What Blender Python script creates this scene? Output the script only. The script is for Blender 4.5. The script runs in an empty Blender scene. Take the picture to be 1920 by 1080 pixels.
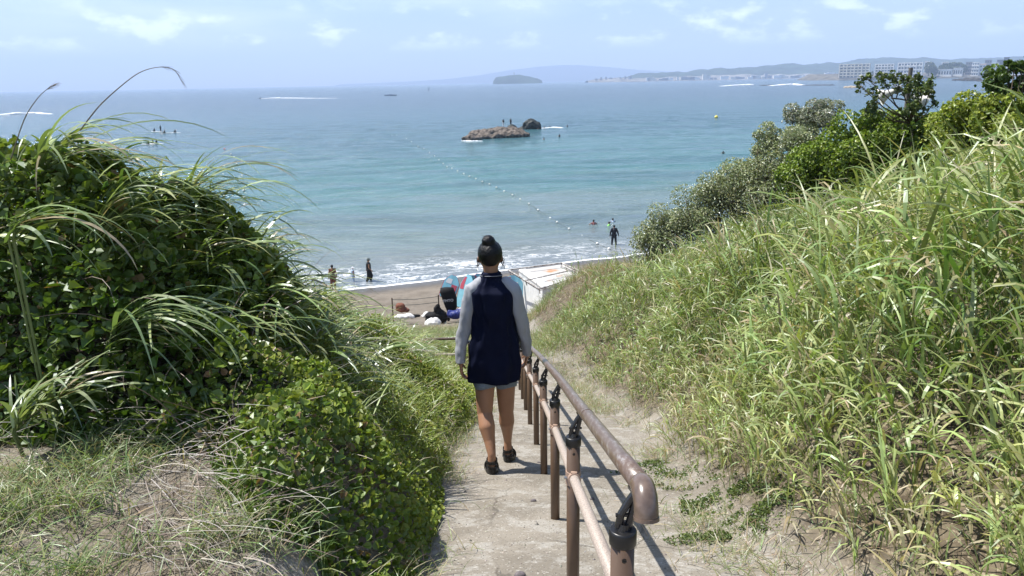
import bpy, math, random
import numpy as np
from mathutils import Vector, Matrix, noise as mnoise
R = math.radians
random.seed(7)
scene = bpy.context.scene
col = scene.collection

# ------------------------------------------------------------------ camera
CAMZ = 12.0
F = 1423.0                       # focal length in pixels of the 1920 wide photograph
PITCH, ROLL = R(15.2), R(1.06)
cd = bpy.data.cameras.new('camera')
cam = bpy.data.objects.new('camera', cd)
col.objects.link(cam)
cd.sensor_width = 36.0
cd.lens = F / 1920 * 36
cd.clip_start = 0.05
cd.clip_end = 60000
cam_m = Matrix.Rotation(math.pi / 2 - PITCH, 4, 'X') @ Matrix.Rotation(-ROLL, 4, 'Z')
cam.matrix_world = Matrix.Translation((0, 0, CAMZ)) @ cam_m
scene.camera = cam
scene.render.resolution_x, scene.render.resolution_y = 1024, 576

# ------------------------------------------------------------------ world and sun
SUN_EL, SUN_AZ = R(61), R(-72)    # azimuth measured from +y towards +x
world = bpy.data.worlds.new('World')
scene.world = world
world.use_nodes = True
wn, wl = world.node_tree.nodes, world.node_tree.links
wn.clear()
def N(nodes, t, **kw):
    n = nodes.new(t)
    for k, v in kw.items():
        setattr(n, k, v)
    return n
sky = N(wn, 'ShaderNodeTexSky', sky_type='NISHITA', sun_disc=False)
sky.sun_elevation = SUN_EL
sky.sun_rotation = SUN_AZ
sky.altitude = 10
sky.air_density = 1.0
sky.dust_density = 0.6
sky.ozone_density = 3.5
bg = N(wn, 'ShaderNodeBackground')
bg.inputs['Strength'].default_value = 0.092
wout = N(wn, 'ShaderNodeOutputWorld')
# low banks of soft cloud, laid out by direction on the sky
tc = N(wn, 'ShaderNodeTexCoord')
sep = N(wn, 'ShaderNodeSeparateXYZ')
wl.new(tc.outputs['Generated'], sep.inputs[0])
at2 = N(wn, 'ShaderNodeMath', operation='ARCTAN2')
wl.new(sep.outputs['X'], at2.inputs[0]); wl.new(sep.outputs['Y'], at2.inputs[1])
asn = N(wn, 'ShaderNodeMath', operation='ARCSINE')
wl.new(sep.outputs['Z'], asn.inputs[0])
cmb = N(wn, 'ShaderNodeCombineXYZ')
wl.new(at2.outputs[0], cmb.inputs[0]); wl.new(asn.outputs[0], cmb.inputs[1])
def wmath(op, a, b=None, c=None, clamp=False):
    m = N(wn, 'ShaderNodeMath', operation=op, use_clamp=clamp)
    for i, v in enumerate((a, b, c)):
        if v is None: continue
        if isinstance(v, (int, float)): m.inputs[i].default_value = v
        else: wl.new(v, m.inputs[i])
    return m.outputs[0]
def wnoise(sx, sy, off, detail=6, rough=0.55):
    mp = N(wn, 'ShaderNodeMapping')
    mp.inputs['Scale'].default_value = (sx, sy, 1); mp.inputs['Location'].default_value = (off, off * .37, off)
    wl.new(cmb.outputs[0], mp.inputs[0])
    nz = N(wn, 'ShaderNodeTexNoise')
    nz.inputs['Scale'].default_value = 1; nz.inputs['Detail'].default_value = detail; nz.inputs['Roughness'].default_value = rough
    wl.new(mp.outputs[0], nz.inputs['Vector'])
    return nz.outputs['Fac']
def wramp(v, a, b):
    mr = N(wn, 'ShaderNodeMapRange', interpolation_type='SMOOTHSTEP')
    mr.inputs['From Min'].default_value = a; mr.inputs['From Max'].default_value = b
    wl.new(v, mr.inputs['Value'])
    return mr.outputs[0]
el = asn.outputs[0]
puff = wramp(wnoise(16, 34, 3.1), 0.50, 0.66)                       # cumulus heads
bank = wmath('MULTIPLY', wramp(el, R(2.0), R(3.0)), wramp(el, R(6.2), R(3.6)))
veil = wramp(wnoise(3.0, 14, 8.3, 4), 0.36, 0.66)                   # thin wide veil
veil2 = wramp(el, R(1.0), R(4.5))
az_l = wramp(at2.outputs[0], R(26), R(-16))                        # denser veil towards the left
w1 = wmath('MULTIPLY', puff, bank)
w2 = wmath('MULTIPLY', wmath('MULTIPLY', veil, veil2), wmath('MULTIPLY_ADD', az_l, 0.75, 0.25))
cm1 = N(wn, 'ShaderNodeMix', data_type='RGBA'); cm2 = N(wn, 'ShaderNodeMix', data_type='RGBA')
wl.new(wmath('MULTIPLY', w2, 0.45), cm1.inputs[0]); wl.new(sky.outputs[0], cm1.inputs[6])
cm1.inputs[7].default_value = (8.6, 9.5, 12.2, 1)
wl.new(wmath('MULTIPLY', w1, 0.75), cm2.inputs[0]); wl.new(cm1.outputs[2], cm2.inputs[6])
cm2.inputs[7].default_value = (11.6, 12.6, 15.0, 1)
wl.new(cm2.outputs[2], bg.inputs['Color'])
wl.new(bg.outputs[0], wout.inputs['Surface'])

sd = bpy.data.lights.new('sun', 'SUN')
sd.energy = 5.0
sd.angle = R(0.5)
sd.color = (1.0, 0.955, 0.88)
sun = bpy.data.objects.new('sun', sd)
col.objects.link(sun)
sdir = Vector((math.sin(SUN_AZ) * math.cos(SUN_EL), math.cos(SUN_AZ) * math.cos(SUN_EL), math.sin(SUN_EL)))
sun.rotation_euler = sdir.to_track_quat('Z', 'Y').to_euler()
sun.location = (-20, 10, 60)

vs = scene.view_settings
scene.display_settings.display_device = 'sRGB'
vs.view_transform = 'Standard'; vs.look = 'None'; vs.gamma = 1.0; vs.exposure = 0.70
vs.use_curve_mapping = False
scene.cycles.max_bounces = 6
scene.cycles.diffuse_bounces = 2
scene.cycles.glossy_bounces = 3
scene.cycles.transmission_bounces = 3
scene.cycles.transparent_max_bounces = 4
scene.cycles.volume_bounces = 3
scene.cycles.caustics_reflective = False
scene.cycles.caustics_refractive = False

# ------------------------------------------------------------------ helpers
M3 = cam_m.to_3x3()
def ray(px, py):
    return M3 @ Vector(((px - 960) / F, (540 - py) / F, -1.0))
def at_y(px, py, y):
    d = ray(px, py); return Vector((0, 0, CAMZ)) + d * (y / d.y)
def at_z(px, py, z=0.0):
    d = ray(px, py); return Vector((0, 0, CAMZ)) + d * ((z - CAMZ) / d.z)

def tag(o, label=None, cat=None, group=None, kind=None):
    if label: o['label'] = label
    if cat: o['category'] = cat
    if group: o['group'] = group
    if kind: o['kind'] = kind
    return o
def empty(name, loc=(0, 0, 0), label=None, cat=None, group=None, rz=0):
    o = bpy.data.objects.new(name, None)
    o.empty_display_size = 0.1
    col.objects.link(o); o.location = loc; o.rotation_euler = (0, 0, rz)
    return tag(o, label, cat, group)

class MB:
    """collects shapes and links them as one mesh object"""
    def __init__(s): s.v, s.f, s.mi = [], [], []
    def add(s, vs_, fs, mi=0):
        b = len(s.v); s.v += [tuple(v) for v in vs_]
        s.f += [tuple(b + i for i in f) for f in fs]; s.mi += [mi] * len(fs)
    def box(s, c, d, rot=None, mi=0, taper=1.0):
        hx, hy, hz = d[0] / 2, d[1] / 2, d[2] / 2
        P = []
        for z in (-1, 1):
            t = 1 if z < 0 else taper
            for x, y in ((-1, -1), (1, -1), (1, 1), (-1, 1)):
                p = Vector((x * hx * t, y * hy * t, z * hz))
                if rot is not None: p = rot @ p
                P.append(p + Vector(c))
        s.add(P, [(3, 2, 1, 0), (4, 5, 6, 7), (0, 1, 5, 4), (1, 2, 6, 5), (2, 3, 7, 6), (3, 0, 4, 7)], mi)
    def tube(s, pts, rad, n=10, mi=0, caps=True, flat=None):
        pts = [Vector(p) for p in pts]
        if not hasattr(rad, '__len__'): rad = [rad] * len(pts)
        up = None; V = []; Fc = []
        for i, p in enumerate(pts):
            a = pts[max(i - 1, 0)]; b = pts[min(i + 1, len(pts) - 1)]
            t = (b - a).normalized()
            if up is None:
                up = t.orthogonal().normalized()
            up = (up - t * up.dot(t))
            if up.length < 1e-5: up = t.orthogonal()
            up.normalize(); w = t.cross(up)
            for k in range(n):
                an = 2 * math.pi * k / n
                V.append(p + (up * math.cos(an) + w * math.sin(an)) * rad[i])
        for i in range(len(pts) - 1):
            for k in range(n):
                a = i * n + k; b = i * n + (k + 1) % n
                Fc.append((a, b, b + n, a + n))
        if caps:
            Fc.append(tuple(reversed(range(n)))); Fc.append(tuple(range((len(pts) - 1) * n, len(pts) * n)))
        s.add(V, Fc, mi)
    def ell(s, c, r, nu=14, nv=9, rot=None, mi=0):
        V = []; c = Vector(c)
        for j in range(1, nv):
            th = math.pi * j / nv
            for i in range(nu):
                ph = 2 * math.pi * i / nu
                p = Vector((r[0] * math.sin(th) * math.cos(ph), r[1] * math.sin(th) * math.sin(ph), r[2] * math.cos(th)))
                V.append((rot @ p if rot is not None else p) + c)
        a = len(V)
        for z in (1, -1):
            p = Vector((0, 0, r[2] * z)); V.append((rot @ p if rot is not None else p) + c)
        Fc = []
        for j in range(nv - 2):
            for i in range(nu):
                i2 = (i + 1) % nu
                Fc.append((j * nu + i, (j + 1) * nu + i, (j + 1) * nu + i2, j * nu + i2))
        for i in range(nu):
            i2 = (i + 1) % nu
            Fc.append((a, i, i2)); Fc.append((a + 1, (nv - 2) * nu + i2, (nv - 2) * nu + i))
        s.add(V, Fc, mi)
    def loft(s, rings, mi=0, caps=True):
        n = len(rings[0]); V = [p for r in rings for p in r]; Fc = []
        for i in range(len(rings) - 1):
            for k in range(n):
                a = i * n + k; b = i * n + (k + 1) % n
                Fc.append((a, b, b + n, a + n))
        if caps:
            Fc.append(tuple(reversed(range(n)))); Fc.append(tuple(range((len(rings) - 1) * n, len(rings) * n)))
        s.add(V, Fc, mi)
    def capsule(s, a, b, ra, rb, n=12, mi=0):
        a, b = Vector(a), Vector(b); t = (b - a); L = max(t.length, 1e-5); t = t / L
        pts, rad = [], []
        for k in range(4):
            an = math.pi / 2 * (k / 4); pts.append(a - t * ra * math.cos(an)); rad.append(max(ra * math.sin(an), ra * .08))
        pts.append(a); rad.append(ra); pts.append(b); rad.append(rb)
        for k in range(3, -1, -1):
            an = math.pi / 2 * (k / 4); pts.append(b + t * rb * math.cos(an)); rad.append(max(rb * math.sin(an), rb * .08))
        s.tube(pts, rad, n, mi)
    def build(s, name, mats, parent=None, smooth=False, origin=None):
        o_ = Vector(origin) if origin is not None else (Vector(parent.location) if parent is not None and parent.type == 'EMPTY' else Vector((0, 0, 0)))
        me = bpy.data.meshes.new(name)
        me.from_pydata([tuple(Vector(v) - o_) for v in s.v], [], s.f)
        if not isinstance(mats, (list, tuple)): mats = [mats]
        for m in mats: me.materials.append(m)
        if len(mats) > 1: me.polygons.foreach_set('material_index', s.mi)
        if smooth: me.polygons.foreach_set('use_smooth', [True] * len(s.f))
        me.update()
        o = bpy.data.objects.new(name, me); col.objects.link(o)
        if parent is not None: o.parent = parent
        elif origin is not None: o.location = origin
        return o
def remesh(o, vox, smooth_it=0):
    m = o.modifiers.new('remesh', 'REMESH'); m.mode = 'VOXEL'; m.voxel_size = vox; m.use_smooth_shade = True
    if smooth_it:
        m2 = o.modifiers.new('smooth', 'SMOOTH'); m2.iterations = smooth_it; m2.factor = 0.5
    return o
def copy_tree(o, parent=None):
    c = o.copy(); col.objects.link(c)
    if parent is not None: c.parent = parent
    for ch in list(o.children): copy_tree(ch, c)
    return c

def np_mesh(name, V, quads, mats, cols=None, smooth=False, mat_idx=None, attrs=None):
    me = bpy.data.meshes.new(name)
    V = np.asarray(V, np.float32).reshape(-1, 3); quads = np.asarray(quads, np.int32)
    k = quads.shape[1]
    me.vertices.add(len(V)); me.vertices.foreach_set('co', V.ravel())
    me.loops.add(quads.size); me.loops.foreach_set('vertex_index', quads.ravel())
    me.polygons.add(len(quads)); me.polygons.foreach_set('loop_start', np.arange(len(quads), dtype=np.int32) * k)
    if not isinstance(mats, (list, tuple)): mats = [mats]
    for m in mats: me.materials.append(m)
    if mat_idx is not None: me.polygons.foreach_set('material_index', np.asarray(mat_idx, np.int32))
    me.polygons.foreach_set('use_smooth', np.full(len(quads), smooth))
    if cols is not None:
        ca = me.color_attributes.new('Col', 'FLOAT_COLOR', 'POINT')
        c4 = np.ones((len(V), 4), np.float32); c4[:, :3] = cols
        ca.data.foreach_set('color', c4.ravel())
    for an, av in (attrs or {}).items():
        a_ = me.attributes.new(an, 'FLOAT', 'POINT'); a_.data.foreach_set('value', np.asarray(av, np.float32))
    me.update(); me.validate()
    o = bpy.data.objects.new(name, me); col.objects.link(o)
    return o

# numpy value noise
def _h(ix, iy, seed):
    n = (ix.astype(np.int64) * 374761393 + iy.astype(np.int64) * 668265263 + seed * 974634777) & 0x7fffffff
    n = ((n ^ (n >> 13)) * 1274126177) & 0x7fffffff
    return ((n ^ (n >> 16)) & 0xffff) / 65535.0
def vn(x, y, s=1.0, seed=0):
    x = np.asarray(x, float) * s; y = np.asarray(y, float) * s
    ix, iy = np.floor(x), np.floor(y); fx, fy = x - ix, y - iy
    fx = fx * fx * (3 - 2 * fx); fy = fy * fy * (3 - 2 * fy)
    a, b, c, d = _h(ix, iy, seed), _h(ix + 1, iy, seed), _h(ix, iy + 1, seed), _h(ix + 1, iy + 1, seed)
    return (a * (1 - fx) + b * fx) * (1 - fy) + (c * (1 - fx) + d * fx) * fy
def fbm(x, y, s=1.0, seed=0, o=4):
    r = 0; a = .5; t = 0
    for i in range(o):
        r = r + a * vn(x, y, s * 2 ** i, seed + i * 17); t += a; a *= .5
    return r / t
def sst(a, b, x):
    t = np.clip((np.asarray(x, float) - a) / (b - a), 0, 1); return t * t * (3 - 2 * t)

# ------------------------------------------------------------------ materials
def mat(name, color, rough=0.6, spec=0.3, metal=0.0, noise=0.0, nscale=20.0, bump=0.0, bscale=60.0, dark=None):
    m = bpy.data.materials.new(name); m.use_nodes = True
    nt = m.node_tree; b = nt.nodes['Principled BSDF']
    b.inputs['Roughness'].default_value = rough; b.inputs['Specular IOR Level'].default_value = spec
    b.inputs['Metallic'].default_value = metal
    b.inputs['Base Color'].default_value = (*color, 1)
    if noise or dark:
        tcn = nt.nodes.new('ShaderNodeTexCoord'); nz = nt.nodes.new('ShaderNodeTexNoise')
        nz.inputs['Scale'].default_value = nscale; nz.inputs['Detail'].default_value = 6
        nt.links.new(tcn.outputs['Object'], nz.inputs['Vector'])
        mr = nt.nodes.new('ShaderNodeMapRange'); mr.inputs[1].default_value = .35; mr.inputs[2].default_value = .65
        nt.links.new(nz.outputs['Fac'], mr.inputs[0])
        mx = nt.nodes.new('ShaderNodeMix'); mx.data_type = 'RGBA'
        mx.inputs[6].default_value = (*(dark or [c * (1 - noise) for c in color]), 1)
        mx.inputs[7].default_value = (*[min(1, c * (1 + noise * .5)) for c in color], 1)
        nt.links.new(mr.outputs[0], mx.inputs[0]); nt.links.new(mx.outputs[2], b.inputs['Base Color'])
    if bump:
        tcn = nt.nodes.new('ShaderNodeTexCoord'); nz = nt.nodes.new('ShaderNodeTexNoise')
        nz.inputs['Scale'].default_value = bscale; nz.inputs['Detail'].default_value = 5
        nt.links.new(tcn.outputs['Object'], nz.inputs['Vector'])
        bp = nt.nodes.new('ShaderNodeBump'); bp.inputs['Strength'].default_value = bump; bp.inputs['Distance'].default_value = .02
        nt.links.new(nz.outputs['Fac'], bp.inputs['Height']); nt.links.new(bp.outputs[0], b.inputs['Normal'])
    return m
def leaf_mat(name, trans=0.35, gloss=0.10, rough=0.42):
    """leaf blade: colour from the blade's own attribute, light passes through it"""
    m = bpy.data.materials.new(name); m.use_nodes = True
    nt = m.node_tree; nt.nodes.clear(); L = nt.links
    at = nt.nodes.new('ShaderNodeAttribute'); at.attribute_name = 'Col'
    di = nt.nodes.new('ShaderNodeBsdfDiffuse'); tr = nt.nodes.new('ShaderNodeBsdfTranslucent')
    gl = nt.nodes.new('ShaderNodeBsdfGlossy'); gl.inputs['Roughness'].default_value = rough
    gl.inputs['Color'].default_value = (.9, .95, 1, 1)
    hs = nt.nodes.new('ShaderNodeMix'); hs.data_type = 'RGBA'; hs.blend_type = 'MULTIPLY'; hs.inputs[0].default_value = 1
    hs.inputs[7].default_value = (1.12, 1.22, .55, 1)
    m1 = nt.nodes.new('ShaderNodeMixShader'); m2 = nt.nodes.new('ShaderNodeMixShader')
    m1.inputs[0].default_value = trans; m2.inputs[0].default_value = gloss
    L.new(at.outputs['Color'], di.inputs[0]); L.new(at.outputs['Color'], hs.inputs[6]); L.new(hs.outputs[2], tr.inputs[0])
    L.new(di.outputs[0], m1.inputs[1]); L.new(tr.outputs[0], m1.inputs[2])
    L.new(m1.outputs[0], m2.inputs[1]); L.new(gl.outputs[0], m2.inputs[2])
    o = nt.nodes.new('ShaderNodeOutputMaterial'); L.new(m2.outputs[0], o.inputs[0])
    return m
# ------------------------------------------------------------------ the lie of the land
def shore_y(x):
    x = np.asarray(x, float)
    return 48.6 + .44 * np.clip(x, -45, 60) + .9 * (vn(x, x * 0, .11, 5) - .5) + .5 * (vn(x, x * 0, .4, 9) - .5)
def base_z(x, y):
    x = np.asarray(x, float); y = np.asarray(y, float)
    z = np.where(y < 1, 10.52, 10.83 - .31 * y)
    z = np.where(y > 11, 7.42 - .0 * y, z)
    z = np.where(y > 12.2, 7.42 - .29 * (y - 12.2), z)
    bz = np.clip(.085 * (shore_y(x) - y), -4.0, 1.35)
    return np.where(y > 20, np.maximum(z, bz) + .25 * np.exp(-np.abs(z - bz) / .4) * (y < 60) * sst(.6, 1.3, bz), z)
def left_edge(y):
    return -.52 - .06 * np.sin(np.asarray(y, float) * 1.3) - .9 * sst(12, 15, y) * 0 + .1 * sst(4, 9, y)
def right_edge(y):
    return 1.28 + .10 * np.sin(np.asarray(y, float) * 1.1 + 1) - .14 * sst(2.2, 3.5, y) - .61 * sst(9.5, 13.5, y)
def rise_left(x, y):
    s = left_edge(y) - x
    Rr = np.interp(y, [0, 1, 2.2, 3.3, 4.2, 7, 9, 11, 13, 16, 24], [0, 0, .28, .66, 1.60, 1.58, 1.22, .66, .2, .05, 0])
    terr = np.clip(s / .45, 0, 1)
    hill = 1 - np.exp(-np.clip(s, 0, 50) / 1.15)
    t = sst(3.0, 4.4, y)
    # the terrace beside the path is level with the top landing
    return Rr * (sst(0, 1, terr) * (1 - t) + hill * t)
def rise_right(x, y):
    t = np.clip(x - right_edge(y), 0, 100)
    sl = np.interp(y, [0, 3, 6, 9, 13, 30], [.50, .62, .74, .66, .56, .52])
    mx = np.interp(y, [0, 3, 6, 10, 16, 22], [1.2, 1.65, 2.25, 2.62, 3.0, 2.9])
    r = mx * (1 - np.exp(-sl * t / mx * (1 + .35 * t / (t + 1))))
    return r * (1 - sst(20.0, 27.0, y))
def dune(x, y): return 1.1 * np.exp(-((x - 2.1) / 1.7) ** 2 - ((y - 22.0) / 3.2) ** 2)
def ground(x, y, detail=True):
    x = np.asarray(x, float); y = np.asarray(y, float)
    z = base_z(x, y) + rise_left(x, y) * (x < 0) + rise_right(x, y) * (x > 0) + dune(x, y)
    if detail:
        veg = np.clip(np.maximum(left_edge(y) - x, x - right_edge(y)) / .6, 0, 1) * (y < 26)
        amp = .03 + .16 * veg
        amp = amp * (1 - sst(34, 42, y))
        z = z + amp * (fbm(x, y, .9, 3, 4) - .5) + (.012 + .02 * sst(10, 30, y)) * (fbm(x, y, 7, 11, 3) - .5) * (1 - sst(40, 46, y))
    return z
def gz(x, y): return float(ground(np.array([x]), np.array([y]))[0])

def axis(spans):
    out = []
    for a, b, st in spans: out.append(np.arange(a, b, st))
    return np.concatenate(out)
def grid_mesh(name, xs, ys, zf, m, cols=None, attrs=None, smooth=True):
    X, Y = np.meshgrid(xs, ys); Z = zf(X, Y)
    V = np.stack([X, Y, Z], -1).reshape(-1, 3)
    nx, ny = len(xs), len(ys)
    i = (np.arange(ny - 1)[:, None] * nx + np.arange(nx - 1)[None]).ravel()
    q = np.stack([i, i + 1, i + nx + 1, i + nx], -1)
    return np_mesh(name, V, q, m, None, smooth, attrs={k: f(X, Y).ravel() for k, f in (attrs or {}).items()})

def ground_material():
    m = bpy.data.materials.new('sandy_ground'); m.use_nodes = True
    nt = m.node_tree; n, L = nt.nodes, nt.links; b = n['Principled BSDF']
    b.inputs['Roughness'].default_value = .9; b.inputs['Specular IOR Level'].default_value = .15
    tcn = n.new('ShaderNodeTexCoord')
    def nz(sc, det=5, ro=.6, st=(1, 1, 1)):
        mp = n.new('ShaderNodeMapping'); mp.inputs['Scale'].default_value = st; L.new(tcn.outputs['Object'], mp.inputs[0])
        t = n.new('ShaderNodeTexNoise'); t.inputs['Scale'].default_value = sc; t.inputs['Detail'].default_value = det
        t.inputs['Roughness'].default_value = ro; L.new(mp.outputs[0], t.inputs['Vector']); return t.outputs['Fac']
    def ramp(v, a, c):
        r = n.new('ShaderNodeMapRange'); r.interpolation_type = 'SMOOTHSTEP'; r.inputs[1].default_value = a; r.inputs[2].default_value = c
        L.new(v, r.inputs[0]); return r.outputs[0]
    def mix(f, a, c):
        x = n.new('ShaderNodeMix'); x.data_type = 'RGBA'
        for idx, v in ((0, f), (6, a), (7, c)):
            if isinstance(v, (int, float)): x.inputs[idx].default_value = v
            elif isinstance(v, tuple): x.inputs[idx].default_value = (*v, 1)
            else: L.new(v, x.inputs[idx])
        return x.outputs[2]
    def att(nm):
        a = n.new('ShaderNodeAttribute'); a.attribute_name = nm; return a.outputs['Fac']
    def mul(a, c):
        x = n.new('ShaderNodeMath'); x.operation = 'MULTIPLY'
        for i, v in enumerate((a, c)):
            if isinstance(v, (int, float)): x.inputs[i].default_value = v
            else: L.new(v, x.inputs[i])
        return x.outputs[0]
    # path: pale grey-beige concrete dusted with sand
    c = mix(ramp(nz(2.2), .38, .62), (.20, .178, .147), (.265, .238, .20))
    c = mix(mul(ramp(nz(5.5, 6, .7), .50, .60), .55), c, (.37, .355, .325))
    c = mix(mul(ramp(nz(95, 2, .5), .60, .68), .85), c, (.10, .088, .074))       # pebbles
    c = mix(mul(ramp(nz(60, 2, .5), .62, .70), .6), c, (.52, .50, .46))          # shell grit
    c = mix(mul(ramp(nz(14, 6, .75), .56, .72), .6), c, (.155, .137, .11))
    vo = n.new('ShaderNodeTexVoronoi'); vo.feature = 'DISTANCE_TO_EDGE'; vo.inputs['Scale'].default_value = 1.15
    mpv = n.new('ShaderNodeMapping'); mpv.inputs['Scale'].default_value = (1, .8, .3); L.new(tcn.outputs['Object'], mpv.inputs[0])
    wob = n.new('ShaderNodeVectorMath'); wob.operation = 'MULTIPLY_ADD'; wn_ = n.new('ShaderNodeTexNoise'); wn_.inputs['Scale'].default_value = 5; wn_.inputs['Detail'].default_value = 5
    L.new(mpv.outputs[0], wn_.inputs['Vector']); L.new(wn_.outputs['Color'], wob.inputs[0]); wob.inputs[1].default_value = (.25, .25, 0); L.new(mpv.outputs[0], wob.inputs[2]); L.new(wob.outputs[0], vo.inputs['Vector'])
    c = mix(mul(mul(ramp(vo.outputs['Distance'], .012, .002), ramp(nz(1.7), .42, .6)), .65), c, (.085, .075, .062))      # hairline cracks
    # soil and litter under the plants
    s = mix(ramp(nz(9), .35, .65), (.065, .05, .034), (.15, .122, .085))
    s = mix(mul(ramp(nz(70, 3, .5, (1, .35, 1)), .56, .66), .7), s, (.32, .27, .19))
    c = mix(att('veg'), c, s)
    # beach
    be = mix(ramp(nz(.8, 6), .35, .65), (.150, .128, .102), (.20, .172, .14))
    be = mix(mul(ramp(nz(2.6, 5, .65, (1, 2.2, 1)), .56, .66), .85), be, (.085, .072, .058))
    c = mix(att('beach'), c, be)
    c = mix(att('wet'), c, (.085, .078, .070))
    L.new(c, b.inputs['Base Color'])
    rr = n.new('ShaderNodeMapRange'); rr.inputs[3].default_value = .9; rr.inputs[4].default_value = .28
    L.new(att('wet'), rr.inputs[0]); L.new(rr.outputs[0], b.inputs['Roughness'])
    bp = n.new('ShaderNodeBump'); bp.inputs['Strength'].default_value = .55; bp.inputs['Distance'].default_value = .012
    L.new(nz(26, 8, .7), bp.inputs['Height'])
    bp2 = n.new('ShaderNodeBump'); bp2.inputs['Strength'].default_value = .5; bp2.inputs['Distance'].default_value = .12
    L.new(mul(nz(2.4, 4, .6, (1, 1.8, 1)), att('beach')), bp2.inputs['Height']); L.new(bp.outputs[0], bp2.inputs['Normal'])
    L.new(bp2.outputs[0], b.inputs['Normal'])
    return m
def f_veg(X, Y):
    e = np.maximum(left_edge(Y) - X, X - right_edge(Y)) + .35 * (fbm(X, Y, 2.2, 31, 3) - .5)
    v = sst(.02, .35, e)
    terr = (X < 0) * (1 - sst(3.0, 3.6, Y)) * .9
    v = v * (1 - terr * sst(.30, .62, fbm(X, Y, 1.6, 44, 4) + .1))
    return v * (1 - sst(24, 28, Y))
def f_beach(X, Y): return sst(21, 27, Y)
def f_wet(X, Y):
    d = shore_y(X) - Y
    return sst(2.6 + 1.0 * vn(X, Y, .3, 2), .6, d) * .95
gxs = axis([(-4000, -400, 600), (-400, -60, 20), (-60, -12, 1.0), (-12, -5, .25), (-5, 8, .07), (8, 14, .25), (14, 60, 1.0), (60, 400, 20), (400, 4001, 600)])
gys = axis([(-300, -20, 20), (-20, -2, 1), (-2, 1, .2), (1, 14, .06), (14, 28, .14), (28, 50, .3), (50, 90, 1.5), (90, 400, 30), (400, 20000, 2500)])
ground_o = grid_mesh('ground', gxs, gys, ground, ground_material(), attrs={'veg': f_veg, 'beach': f_beach, 'wet': f_wet})
tag(ground_o, kind='structure')

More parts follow.
